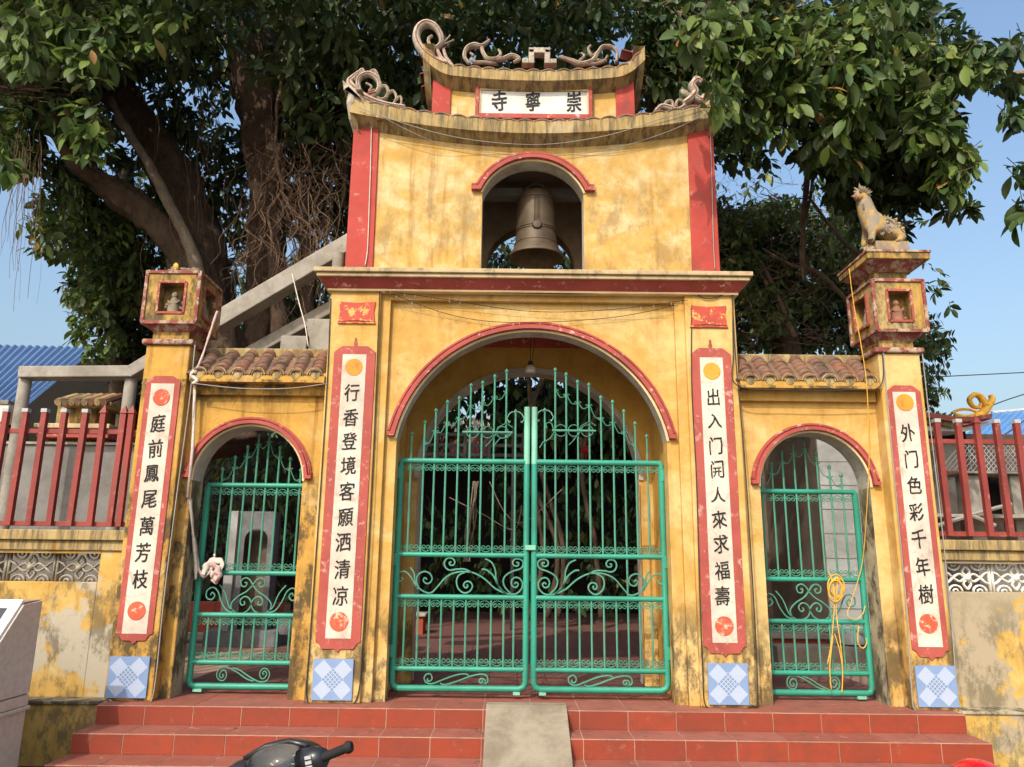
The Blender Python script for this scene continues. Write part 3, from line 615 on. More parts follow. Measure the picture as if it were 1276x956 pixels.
for cx in (-3.45,-1.697,1.69,3.475):       # blue patterned ceramic tile at each foot
    hw,z0,z1=.172,.028,.362; b=MB(); b.box(cx-hw,cx+hw,-.018,0,z0,z1); b.k=1; cz=(z0+z1)/2; a=hw/2.05
    def dia(x,z,r,y=-.0195): b.add([(x-r,y,z),(x,y,z-r),(x+r,y,z),(x,y,z+r)],[(0,1,2,3)])
    for sx in (-1,1):
        for sz in (-1,1): dia(cx+sx*hw*.485,cz+sz*hw*.47,hw*.47)
    dia(cx,cz,.098,-.0192)
    b.k=2
    for i in range(-2,3):
        for j in range(-2,3):
            x=cx+(i-j)*.0195; z=cz+(i+j)*.0195; q=.0095
            for dx,dz in ((.007,0),(-.007,0),(0,.007),(0,-.007)):
                b.add([(x+dx-.0052,-.0205,z+dz),(x+dx,-.0205,z+dz-.0052),(x+dx+.0052,-.0205,z+dz),(x+dx,-.0205,z+dz+.0052)],[(0,1,2,3)])
    b.build('ceramic_tile',[M['tile_b'],M['tile_l'],M['tile_d']],G0)
# ------------------------------------------------------------ outer pillars with lanterns
for s in (-1,1):
    x0,x1=(-3.645,-3.232) if s<0 else (3.262,3.655); xm=(x0+x1)/2
    ym='yellow_old' if s<0 else 'yellow'
    b=MB(); b.box(x0,x1,0,.43,0,3.15); b.box(x0+.028,x1-.028,-.010,.02,.0,3.12) if False else None; b.build('outer_pillar',M[ym],G0,bevel=.012)
    b=MB(); b.box(x0-.035,x1+.035,-.035,.465,3.152,3.205); r_=b.build('red_band',M['redold'],G0,bevel=.015)
    MB().box(x0+.035,x1-.035,.03,.40,3.205,3.29).build('lantern_neck',M['yellow_lantern'],G0)
    lx0,lx1=(-3.69,-3.185) if s<0 else (3.25,3.73); z0,z1=3.36,3.862; y0,y1=-.05,.48
    b=MB(); b.frus(x0+.03,x1-.03,.03,.4,3.285,lx0,lx1,y0,y1,3.362); b.build('lantern_flare',M['redold'],G0)
    b=MB(); w_=.125; b.box(lx0,lx1,y0,y1,z0,z0+.095).box(lx0,lx1,y0,y1,z1-.10,z1)
    for a,c in ((lx0,lx0+w_),(lx1-w_,lx1)):
        b.box(a,c,y0,y0+w_,z0+.095,z1-.10).box(a,c,y1-w_,y1,z0+.095,z1-.10)
    b.box(lx0+w_-.015,lx1-w_+.015,y0+.14,y1-.14,z0+.095,z1-.1); lan=b.build('lantern_box',M['yellow_lantern'],G0)
    b=MB()
    e=.016
    for x in (lx0,lx1):
        for y in (y0,y1): b.box(x-e,x+e,y-e,y+e,z0-.004,z1+.012)
    for z in (z0,z1):
        for y in (y0,y1): b.box(lx0,lx1,y-e,y+e,z-e,z+e)
        for x in (lx0,lx1): b.box(x-e,x+e,y0,y1,z-e,z+e)
    b.build('red_edge',M['redold'],lan,bevel=.004)
    b=MB(); n0,n1,k0,k1=lx0+w_,lx1-w_,z0+.095,z1-.10; e=.011
    for y in (y0-.006,):
        b.box(n0-e,n0+e,y-.006,y+.02,k0,k1).box(n1-e,n1+e,y-.006,y+.02,k0,k1).box(n0,n1,y-.006,y+.02,k0-e,k0+e).box(n0,n1,y-.006,y+.02,k1-e,k1+e)
    xs_=lx1+.006 if s<0 else lx0-.006; m0,m1=y0+w_,y1-w_
    b.box(xs_-.02,xs_+.008,m0-e,m0+e,k0,k1).box(xs_-.02,xs_+.008,m1-e,m1+e,k0,k1).box(xs_-.02,xs_+.008,m0,m1,k0-e,k0+e).box(xs_-.02,xs_+.008,m0,m1,k1-e,k1+e)
    b.build('niche_frame',M['niche'],lan)
    b=MB(); cx=(n0+n1)/2; rq=random.Random(5+s)
    b.lathe([(.0,0),(.07,0),(.055,.03),(.06,.06),(.045,.12),(.03,.16),(.025,.17)],(cx,.02,k0),12); b.ell((cx,.02,k0+.195),(.03,.03,.035),10,7)
    for k in range(9):
        a=rq.uniform(0,math.pi); rr_=rq.uniform(.05,.095); b.ell((cx+rr_*math.cos(a),.03,k0+.05+rr_*1.2*math.sin(a)),(.022,.02,.018),8,6,.4,k)
    b.tube([(cx-.05,0,k0+.13),(cx-.02,-.02,k0+.1),(cx+.03,-.01,k0+.11),(cx+.06,0,k0+.14)],.014,6)
    b.build('niche_figure',M['statgrey'] if s<0 else M['statred'],lan,smooth=True)
    b=MB(); yc=(y0+y1)/2; xo=lx1-.05 if s<0 else lx0+.05
    b.lathe([(0,0),(.06,0),(.045,.08),(.025,.16),(.02,.17)],(xo,yc,k0),10); b.ell((xo,yc,k0+.19),(.028,.028,.032),10,7); b.build('niche_figure',M['statgrey'],lan,smooth=True)
    if s<0:
        b=MB(); b.box(-3.49,-3.28,.02,.2,z1,z1+.035)
        for k in range(8): b.ell((-3.52+.036*k,.0+rq.uniform(-.01,.06),z1+.05+rq.uniform(-.01,.02)),(.035,.03,.02+rq.uniform(0,.015)),8,6,.6,k)
        b.build('broken_finial',M['statgrey'],G0); 
        b=MB(); b.ell((-3.44,-.02,z1+.065),(.028,.02,.03),9,7,.5,3); b.ell((-3.45,-.01,z1+.095),(.018,.015,.015),8,6,.3,5); b.build('yellow_fragment',M['ornyel'],G0)
    else:
        MB().box(lx0+.07,lx1-.09,.05,.38,z1+.01,3.985).build('lantern_neck',M['yellow_lantern'],G0)
        MB().frus(lx0+.06,lx1-.08,.03,.42,3.98,3.215,3.785,-.1,.53,4.06).build('cap_flare',M['redold'],G0)
        MB().box(3.20,3.80,-.115,.55,4.06,4.125).build('cap_slab',M['yellow_lantern'],G0,bevel=.006)
        MB().box(3.19,3.81,-.125,.56,4.125,4.15).build('cap_edge',M['redold'],G0,bevel=.004)
# ------------------------------------------------------------ iron gates
def spiral(cx,cz,r0,r1,a0,turns,n=None):
    n=n or max(8,int(14*abs(turns))); return [(cx+(r0+(r1-r0)*t)*math.cos(a0+2*math.pi*turns*t),cz+(r0+(r1-r0)*t)*math.sin(a0+2*math.pi*turns*t)) for t in np.linspace(0,1,n)]
def flat(P,Y): return [(x,Y,z) for x,z in P]
def heart(w,h,flip):       # the small double-C scroll between two bars: a round arc ending in two curls
    P=[]; r=w*.23
    c1=spiral(-w*.245,0,.006,w*.22,-.3,-1.1,12)
    arc=[(w*.47*math.cos(a),-h*.52*math.sin(a)*(1)+0) for a in np.linspace(math.pi,0,11)]
    c2=[(-x,z) for x,z in c1][::-1]
    P=[(x,z+.0) for x,z in c1]+arc+c2
    if flip: P=[(x,-z) for x,z in P]
    b=MB(); b.tube(flat(P,0),.0042,4); return b.mesh('scroll',M['greenbar'])
hs=heart(.102,.075,False); hf=heart(.102,.075,True)
def vbar(x,Y,z0,z1,parent,tip=False,mat='greenbar',lean=0):
    b=MB(); b.tube([(x,Y,z0),(x+lean,Y,z1)],.0095,6)
    if tip: b.tube([(x+lean,Y,z1-.008),(x+lean,Y,z1+.008),(x+lean,Y,z1+.022),(x+lean,Y,z1+.034)],[.011,.019,.013,.002],6)
    return b.build('bar',M[mat],parent,smooth=True)
def gs(x,z): return (-.19+(x+.19)*.9918,1.2+(z-1.2)*.9918)
def leaf(side,label):
    Y=.30; s=side
    root_=root('iron_gate_leaf',(s*.63,Y,.05),label,'iron gate')
    xo=-1.275*.985 if s<0 else 1.275*.985; xi=-.040 if s<0 else .040
    xo=s*1.235; xi=s*.036-.004; off=0
    zt,zm,zl,zd,zb=2.12,1.25,.873,.25,.085
    b=MB(); rc=.06
    # outer tube frame, rounded lower corners
    b.tube([(xi,Y,2.65),(xi,Y,zb+rc),(xi+s*.015,Y,zb+.02),(xi+s*rc,Y,zb),(xo-s*rc,Y,zb),(xo-s*.015,Y,zb+.02),(xo,Y,zb+rc),(xo,Y,zt-.02),(xo-s*.015,Y,zt-.004),(xo-s*.04,Y,zt)],.029,10)
    b.build('frame',M['green'],root_,smooth=True)
    MB().tube([(xi,Y,2.10),(xi,Y,2.651)],.0295,10).build('faded_frame_end',M['greenpale'],root_,smooth=True)
    for z in (zt,zm,zl,zd):
        MB().tube([(xi,Y,z),(xo,Y,z)],.024 if z!=zt else .027,10).build('rail',M['green'],root_,smooth=True)
    hts=[2.409,2.525,2.641,2.725,2.766,2.896,2.924,2.987,3.043,2.639] if s<0 else [2.410,2.534,2.652,2.745,2.787,2.915,2.943,3.017,3.063,2.657]
    xs=[-1.152,-1.03,-.926,-.817,-.703,-.591,-.477,-.359,-.243,-.151] if s<0 else [1.119,1.008,.902,.794,.679,.565,.454,.342,.235,.133]
    xs=[gs(x,0)[0] for x in xs]; hts=[gs(0,h)[1] for h in hts]
    for i,(x,h) in enumerate(zip(xs,hts)):
        vbar(x,Y,zt,h-.03,root_,True); vbar(x,Y,zm,zt,root_); 
        vbar(x,Y,zd,zl,root_)
    if s>0: vbar(xs[2]+.0,Y,zl+.0,zm,root_)
    ed=[xo]+xs+[xi]
    for a,c in zip(ed,ed[1:]):
        xm=(a+c)/2; w_=abs(a-c)/.115
        for z,me in ((zt-.075,hf),(zm+.068,hs),(zl-.07,hf),(zd+.068,hs)):
            inst('scroll',me,root_,TM((xm,Y,z),s=(min(w_,1.12),1,1)))
    # arcs between the spear heads
    for i in range(1,8):
        x0,x1=xs[i],xs[i+1]; h0,h1=hts[i]-.24,hts[i+1]-.24
        if i==8: continue
        mid=(x0+x1)/2; P=[]
        l=spiral(x0+s*-.0+(-s)*.0,h0,.004,.02,0,1,8)
        sg=1 if x1>x0 else -1
        P=[(x0+sg*(.022-.016*math.cos(a)),h0+.016*math.sin(a)) for a in np.linspace(4.2,0,7)]
        P=[(x0+sg*.03,h0+.012),(x0+sg*.022,h0+.022),(x0+sg*.012,h0+.014),(x0+sg*.014,h0),(x0+sg*.035,h0-.022+(h1-h0)*.3),(mid,(h0+h1)/2-.034),(x1-sg*.035,h1-.022-(h1-h0)*.3),(x1-sg*.014,h1),(x1-sg*.012,h1+.014),(x1-sg*.022,h1+.022),(x1-sg*.03,h1+.012)]
        MB().tube(flat([(p.x,p.z) for p in catm([(x,0,z) for x,z in P],3)],Y),.0045,4).build('spear_scroll',M['greenbar'],root_)
    x0,z0=xs[9],hts[9]-.03
    b=MB(); 
    for sg in (1,-1): b.tube(flat([(x0,z0),(x0+sg*.03,z0+.008),(x0+sg*.06,z0-.012),(x0+sg*.085,z0-.06),(x0+sg*.06,z0-.1),(x0+sg*.05,z0-.085)] if not (sg*s<0 and False) else [(0,0),(0,.01)],Y),.005,4)
    b.build('top_curl',M['greenpale'],root_)
    # upper ornament bar with loops
    b=MB(); za=2.40 if s<0 else 2.425; xa,xb=(-.66,-.18) if s<0 else (.20,.62)
    b.tube([(xa,Y-.012,za),(xb,Y-.012,za)],.011,6)
    for k in range(3):
        c=xa+(xb-xa)*(.2+.3*k); b.tube(flat(spiral(c,za,.055,.058,0,1,16),Y-.014),.0045,4); 
    b.tube(flat([(xa-.05,za+.02),(xa-.06,za+.06),(xa-.03,za+.08),(xa,za+.06),(xa+.02,za-.02),(xa-.02,za-.08),(xa-.09,za-.12),(xa-.12,za-.17)] if s>0 else [(xb,za),(xb-.05,za-.05),(xb-.12,za-.06),(xb-.17,za-.12),(xb-.18,za-.2)],Y-.014),.0055,4)
    b.tube(flat([(xb+.0,za+.05),(xb-.06,za+.09),(xb-.14,za+.05),(xb-.16,za-.02),(xb-.22,za-.1),(xb-.26,za-.14)],Y-.014),.0045,4)
    b.build('loop_bar',M['greenbar'],root_)
    # large vine scrolls of the middle band, mirrored
    o=at(570,720,Y)
    def pt(cx,cy):            # crop pixels of the left leaf, mirrored for the right one
        p=at(470+cx/4.78,670+cy/4.78,Y); x=p.x+.004
        return (s*-1*x if s>0 else x, p.z+.002)
    V=[[(765,335),(700,305),(640,250),(580,215),(530,205),(470,208),(410,235),(360,290),(320,330),(280,325),(245,300),(232,260),(240,225),(275,204),(310,215),(325,245),(312,270),(288,275),(272,255),(283,240),(293,252)],
       [(240,308),(215,265),(190,225),(160,203),(125,210),(112,240),(130,262),(150,250),(142,238)],[(236,300),(222,255),(218,215),(195,178)],
       [(560,210),(520,190),(470,190),(430,196),(405,180),(398,150),(415,125),(445,125),(460,145),(452,165),(432,165),(428,150),(440,148)],
       [(520,208),(485,225),(470,260),(480,305),(515,332),(550,320),(565,290),(550,265),(525,265),(512,285),(525,302),(538,290),(530,282)],
       [(765,335),(725,300),(705,245),(702,200),(680,150),(640,128)],[(760,335),(720,290),(690,230),(650,195),(620,190)],
       [(795,336),(760,300),(748,260),(765,225),(810,200),(855,185),(868,155),(855,133),(825,128),(805,145),(812,168),(835,170),(840,152),(825,150)],
       [(765,335),(820,338),(855,310),(864,275),(845,245),(815,240),(797,262),(802,290),(825,298),(838,280),(826,268),(816,278)]]
    for v in V:
        P=[pt(*q) for q in v]; P=[(p.x,p.z) for p in catm([(x,0,z) for x,z in P],3)]
        MB().tube(flat(P,Y),.0085,5).build('vine_scroll',M['greenbar'],root_,smooth=True)
    c0=-.63; b=MB(); q=lambda x,z:((x if s<0 else x+1.27),z)
    for P in ([q(-.90+.0,.165)]+[],):
        pass
    W=[[(300,850),(285,835),(283,815),(305,812),(328,830),(318,858),(290,858),(275,835),(285,812),(310,805)],]
    S1=[(300,840),(296,855),(315,855),(325,838),(315,815),(292,815),(277,838),(290,865),(325,872),(370,855),(430,832),(490,815),(530,815),(545,828)]
    S2=[(625,845),(612,858),(605,845),(620,832),(640,845),(640,870),(615,880),(602,860)]
    S2=[(628,858),(618,866),(607,856),(612,842),(632,838),(650,850),(655,835),(640,818),(600,820),(540,838),(470,860),(400,878),(375,870)]
    S2=[(618,852),(626,862),(614,868),(604,856),(614,842),(636,848),(642,868),(625,880),(655,862),(650,825),(610,815),(540,832),(470,858),(400,878),(372,868)]
    for v in (S1,S2):
        P=[pt(*q_) for q_ in v]
        if s>0: P=[(1.29-x,z) for x,z in P] if True else P
        P=[(p.x,p.z) for p in catm([(x,0,z) for x,z in P],3)]
        MB().tube(flat(P,Y),.0075,5).build('foot_scroll',M['greenbar'],root_,smooth=True)
    for hz_ in (.35,1.15,1.95): MB().tube([(xo+s*.014,Y,hz_),(xo+s*.014,Y,hz_+.11)],.034,10).build('hinge',M['green'],root_,smooth=True)
    MB().box(xi+s*.08-.03,xi+s*.08+.03,Y-.03,Y+.03,zb-.045,zb-.02).build('hinge_plate',M['greenpale'],root_)
    if s<0: MB().box(-.05,.045,Y-.045,Y-.031,1.30,1.345).build('latch',M['greenpale'],root_,bevel=.002)
    return root_
leaf(-1,'left leaf of the tall green iron double gate under the big arch')
leaf(1,'right leaf of the tall green iron double gate under the big arch')
def sidegate(s,label):
    Y=.415; r0=root('iron_side_gate',(s*2.63,Y,.05),label,'iron gate')
    xa,xb=(-3.09,-2.10) if s<0 else (2.13,3.11)
    zt,zm,zl,zd,zb=1.88,1.063,.685,.27 if s<0 else .235,.065
    b=MB(); xo=xa if s<0 else xb; xi=xb if s<0 else xa
    b.tube([(xo+(-s)*.03,Y,zt),(xo,Y,zt-.02),(xo,Y,zb+.05),(xo-s*.015,Y,zb+.01),(xo-s*.05,Y,zb),(xi,Y,zb)],.029,10); b.build('frame',M['green'],r0,smooth=True)
    MB().tube([(xi,Y,zb),(xi,Y,zt)],.02,8).build('frame',M['green'],r0,smooth=True)
    for z in (zt,zm,zl,zd): MB().tube([(xa,Y,z),(xb,Y,z)],.024,10).build('rail',M['green'],r0,smooth=True)
    xs=[2.221,2.327,2.435,2.548,2.66,2.767,2.884,2.994]; hs_=[2.059,2.162,2.274,2.357,2.40,2.27,2.139,2.06]
    if s<0: xs=[-2.968,-2.857,-2.744,-2.644,-2.543,-2.431,-2.324,-2.214]; hs_=[2.052,2.164,2.268,2.388,2.414,2.267,2.157,2.049]
    for x,h in zip(xs,hs_): vbar(x,Y,zt,h-.03,r0,True); vbar(x,Y,zm,zt,r0); vbar(x,Y,zd,zl,r0)
    ed=[xa]+xs+[xb]
    for a,c in zip(ed,ed[1:]):
        w_=(c-a)/.115
        for z,me in ((zt-.075,hf),(zm+.068,hs),(zl-.07,hf),(zd+.068,hs)): inst('scroll',me,r0,TM(((a+c)/2,Y,z),s=(min(w_,1.05),1,1)))
    for i in range(7):
        x0,x1,h0,h1=xs[i],xs[i+1],hs_[i]-.13,hs_[i+1]-.13; mid=(x0+x1)/2
        P=[(x0+.03,h0+.012),(x0+.022,h0+.022),(x0+.012,h0+.014),(x0+.014,h0),(x0+.035,h0-.022+(h1-h0)*.3),(mid,(h0+h1)/2-.034),(x1-.035,h1-.022-(h1-h0)*.3),(x1-.014,h1),(x1-.012,h1+.014),(x1-.022,h1+.022),(x1-.03,h1+.012)]
        MB().tube(flat([(p.x,p.z) for p in catm([(x,0,z) for x,z in P],3)],Y),.0045,4).build('spear_scroll',M['greenbar'],r0)
    cx=(xa+xb)/2+(.01 if s<0 else -.02)
    def sy(P): 
        for m_ in (1,-1):
            Q=[(p.x,p.z) for p in catm([(cx+m_*x,0,zl+z) for x,z in P],4)]
            MB().tube(flat(Q,Y),.0075,5).build('vine_scroll',M['greenbar'],r0,smooth=True)
    sy([(.0,.27),(-.03,.315),(-.07,.335),(-.11,.31),(-.105,.265),(-.07,.255),(-.055,.285),(-.078,.292)])
    sy([(0,.27),(-.05,.215),(-.13,.165),(-.185,.10),(-.165,.03),(-.10,.01),(-.03,.04),(0,.10),(-.025,.15),(-.07,.165),(-.105,.13),(-.09,.09),(-.06,.10),(-.07,.125)])
    sy([(-.14,.02),(-.20,.07),(-.235,.16),(-.26,.21),(-.31,.27)])
    sy([(-.12,.015),(-.22,.04),(-.28,.12),(-.32,.21),(-.37,.245),(-.42,.215),(-.42,.155),(-.375,.135),(-.345,.17),(-.37,.20),(-.385,.175)])
    b0=(zb+zd)/2
    for v in ([(-.13,.0),(-.12,-.02),(-.15,-.025),(-.165,0),(-.14,.035),(-.2,.01),(-.19,-.045),(-.14,-.055)],):
        pass
    P=[(-.175,-.0),(-.165,-.02),(-.19,-.025),(-.2,.0),(-.18,.03),(-.235,.0),(-.22,.045),(-.16,.06),(-.08,.035),(.0,-.01),(.07,-.045),(.12,-.05)]
    P=[(-.19,.0),(-.175,-.015),(-.195,-.03),(-.215,-.005),(-.195,.03),(-.165,.03),(-.15,-.01),(-.17,-.05),(-.21,-.05),(-.24,-.01),(-.22,.05),(-.15,.06),(-.06,.02),(.04,-.04),(.1,-.055)]
    for m_ in (1,-1):
        Q=[(p.x,p.z) for p in catm([(cx-.02+m_*x,0,b0+m_*z) for x,z in P],3)]; MB().tube(flat(Q,Y),.0065,5).build('foot_scroll',M['greenbar'],r0,smooth=True)
    MB().box(xo-s*.1-.05,xo-s*.1+.03,Y-.035,Y+.03,zb-.045,zb-.02).build('hinge_plate',M['greenpale'],r0)
    return r0
sidegate(-1,'narrow green iron gate in the left side arch with a cloth tied to it')
sidegate(1,'narrow green iron gate in the right side arch with yellow cord hung on it')
# ------------------------------------------------------------ bell
r0=root('bronze_bell',(.05,.6,4.33),'large dark bronze temple bell hanging in the upper arch','bell')
bx,by=.05,.60; b=MB()
b.lathe([(0,.74),(.06,.745),(.13,.73),(.175,.69),(.195,.62),(.203,.5),(.208,.36),(.214,.24),(.224,.14),(.248,.06),(.285,.01),(.292,-.02),(.28,-.025),(.235,.04),(.21,.15),(.18,.6),(0,.7)],(bx,by,4.33),36); b.build('bell_body',M['bronze'],r0,smooth=True)
b=MB()
for z,r in ((.26,.213),(.285,.212),(.12,.228),(.62,.196)): b.lathe([(r,-.008),(r+.008,-.004),(r+.008,.004),(r,.008)],(bx,by,4.33+z),36)
for a in range(4):
    for d in (-.12,-.06,0,.06,.12):
        th=-math.pi/2+a*math.pi/2+d*1.1; b.tube([(bx+r*math.cos(th),by+r*math.sin(th),4.33+z) for z,r in ((.3,.211),(.45,.206),(.6,.198))],.0045,4)
b.build('raised_band',M['bronze'],r0,smooth=True)
MB().lathe([(0,-.03),(.04,-.026),(.052,-.012),(.052,.01)],(bx,by-.208,4.33+.27),18,'y').build('strike_boss',M['bronze'],r0,smooth=True)
b=MB(); b.tube([(bx-.1,by,5.05),(bx-.09,by,5.12),(bx-.04,by,5.16),(bx+.04,by,5.16),(bx+.09,by,5.12),(bx+.1,by,5.05)],.028,8); b.ell((bx-.1,by-.02,5.08),(.05,.05,.04),8,6,.4,1); b.ell((bx+.1,by-.02,5.08),(.05,.05,.04),8,6,.4,2); b.build('bell_loop',M['bronze'],r0,smooth=True)
# ------------------------------------------------------------ guardian beast on the right pillar
def skin(name,V,E,Rd,mat,parent,sub=1):
    o=org(parent); me=bpy.data.meshes.new(name); me.from_pydata([tuple(Vector(v)-o) for v in V],E,[]); ob=bpy.data.objects.new(name,me); COL.objects.link(ob); ob.parent=parent; ORG[ob]=o
    md=ob.modifiers.new('skin','SKIN'); md.use_smooth_shade=True
    for i,r in enumerate(Rd):
        sv=me.skin_vertices[0].data[i]; sv.radius=(r,r) if isinstance(r,(int,float)) else r
    me.skin_vertices[0].data[0].use_root=True
    if sub: ob.modifiers.new('sub','SUBSURF').levels=sub; ob.modifiers['sub'].render_levels=sub
    me.materials.append(mat); return ob
r0=root('guardian_beast_statue',(3.48,.2,4.15),'weathered yellow stucco mythical beast with spiky mane sitting on the right pillar cap','statue')
bb=MB(); bb.box(3.36,3.68,.02,.42,4.15,4.30); bb.ell((3.33,.12,4.2),(.06,.1,.09),8,6,.5,2); bb.build('plinth',M['statue'],r0,bevel=.01)
Y=.14
V=[(3.60,Y+.04,4.47),(3.50,Y,4.50),(3.40,Y-.02,4.52),(3.345,Y-.03,4.62),(3.325,Y-.04,4.73),(3.30,Y-.05,4.80),(3.255,Y-.07,4.80),(3.22,Y-.09,4.785),
   (3.35,Y-.09,4.42),(3.33,Y-.1,4.31),(3.30,Y-.12,4.29),(3.36,Y+.08,4.42),(3.34,Y+.1,4.31),
   (3.62,Y-.05,4.40),(3.66,Y-.06,4.35),(3.60,Y-.08,4.31),(3.63,Y+.12,4.38),(3.63,Y+.14,4.31)]
E=[(0,1),(1,2),(2,3),(3,4),(4,5),(5,6),(6,7),(2,8),(8,9),(9,10),(2,11),(11,12),(0,13),(13,14),(14,15),(0,16),(16,17)]
Rd=[.09,.085,.10,.092,.082,.072,.058,.04,.042,.032,.03,.04,.03,.06,.045,.03,.05,.03]
skin('body',V,E,Rd,M['statue'],r0,2)
b=MB(); rq=random.Random(4)
def spike(p,d,L,r): 
    p=Vector(p); d=Vector(d).normalized(); b.tube([p,p+d*L*.5,p+d*L],[r,r*.7,r*.08],5)
for k in range(12):
    a=R(-30+k*20); c=Vector((3.30,Y-.06,4.82)); d=Vector((math.cos(a),rq.uniform(-.5,.2),math.sin(a))); spike(c+d*.035,d,rq.uniform(.045,.085),.022)
for k in range(7):
    a=R(10+k*25); d=Vector((math.cos(a),-.9,math.sin(a))); spike(Vector((3.30,Y-.08,4.8))+d*.03,d,.05,.014)
b.build('spiky_mane',M['statgrey'],r0); b=MB()
for t in np.linspace(0,1,7): spike((3.365+.06*t,Y-.01,4.78-.2*t),(1,.1,.5),.05,.016)
b.build('spine_ridge',M['statgrey'],r0); b=MB()
for t in np.linspace(0,math.pi,13): 
    c=(3.545-.1*math.cos(t),Y+.02,4.50+.10*math.sin(t)); spike(c,(-math.cos(t),0,math.sin(t)+.1),.045,.016)
b.build('tail_ridge',M['statgrey'],r0); b=MB()
for t in np.linspace(0,1,5): spike((3.30+.0*t,Y-.09,4.70-.05*t),(-1,-.5,-.1),.03,.014)
b.build('beard',M['statgrey'],r0)
b=MB(); b.tube([(3.545-.1*math.cos(t),Y+.02,4.50+.10*math.sin(t)) for t in np.linspace(0,math.pi,14)],[.022]*14,7); b.tube([(3.64,Y,4.50),(3.67,Y-.01,4.43),(3.665,Y-.02,4.36)],[.035,.045,.05],8)
for k in range(14): b.ell((rq.uniform(3.38,3.66),Y-.075+rq.uniform(-.012,.01),rq.uniform(4.40,4.52)),(.022,.014,.016),7,5,.3,k)
for k in range(8): b.tube([(3.42+.03*k,Y-.07,4.50-.004*k),(3.40+.03*k,Y-.085,4.45),(3.41+.03*k,Y-.075,4.41)],[.010,.012,.004],5)
rz_=random.Random(12)
for k in range(46): b.ell((rz_.uniform(3.35,3.62),Y-.075+rz_.uniform(-.02,.012),rz_.uniform(4.38,4.56)),(.015,.012,.011),6,4)
for k in range(16): b.ell((3.345-.03*k/16+rz_.uniform(-.02,.02),Y-.085,4.52+.015*k),(.016,.012,.012),6,4)
b.build('scaly_tail',M['statue'],r0,smooth=True)
b=MB(); b.ell((3.25,Y-.105,4.815),(.014,.01,.012),8,6); b.ell((3.215,Y-.1,4.77),(.03,.02,.012),8,6); b.tube([(3.24,Y-.1,4.765),(3.215,Y-.11,4.755),(3.205,Y-.09,4.765)],.008,5); b.build('face',M['redframe'],r0,smooth=True)
# paws
b=MB()
for x,y in ((3.32,Y-.13),(3.35,Y+.1),(3.6,Y-.1),(3.63,Y+.13)):
    for k in (-1,0,1): b.ell((x-.02+k*.004,y+k*.02,4.305),(.03,.012,.013),7,5)
b.build('paw',M['statgrey'],r0,smooth=True)
# ------------------------------------------------------------ boundary walls with breeze blocks and maroon railings
def blockmesh(mat):
    w,h=.432,.245; b=MB(); r=.012; dy=2.2
    def T(P,rr=r): b.tube([(x,0,z) for x,z in P],rr,6,flat=dy)
    T([(-w/2+.01,-h/2),(-w/2+.01,h/2)]); T([(w/2-.01,-h/2),(w/2-.01,h/2)])
    for a in range(4):      # four pointed petals round the middle
        th=a*math.pi/2; L=.105 if a%2 else .125
        for sg in (1,-1):
            T([(p.x,p.z) for p in catm([( .015*math.cos(th)-sg*.0,0,.015*math.sin(th)),(L*.5*math.cos(th)-sg*.034*math.sin(th),0,L*.5*math.sin(th)+sg*.034*math.cos(th)),(L*math.cos(th),0,L*math.sin(th))],4)],.010)
    b.lathe([(0,-.045),(.022,-.045),(.022,.03)],(0,0,0),12,'y')
    for sx in (-1,1):
        T([(sx*.125,0),(sx*.16,.035),(sx*.205,.06)],.010); T([(sx*.125,0),(sx*.16,-.035),(sx*.205,-.06)],.010)
        for sz in (-1,1):
            T([(sx*(.11+.06*math.cos(a)),sz*(h/2-.0-.055*math.sin(a))) for a in np.linspace(0,math.pi,9)],.009); T([(sx*(.11+.022*math.cos(a)),sz*(h/2-.0-.022*math.sin(a))) for a in np.linspace(0,math.pi,6)],.008)
    return b.mesh('breeze_block',mat,True)
bo,bn=blockmesh(M['block_old']),blockmesh(M['block_new'])
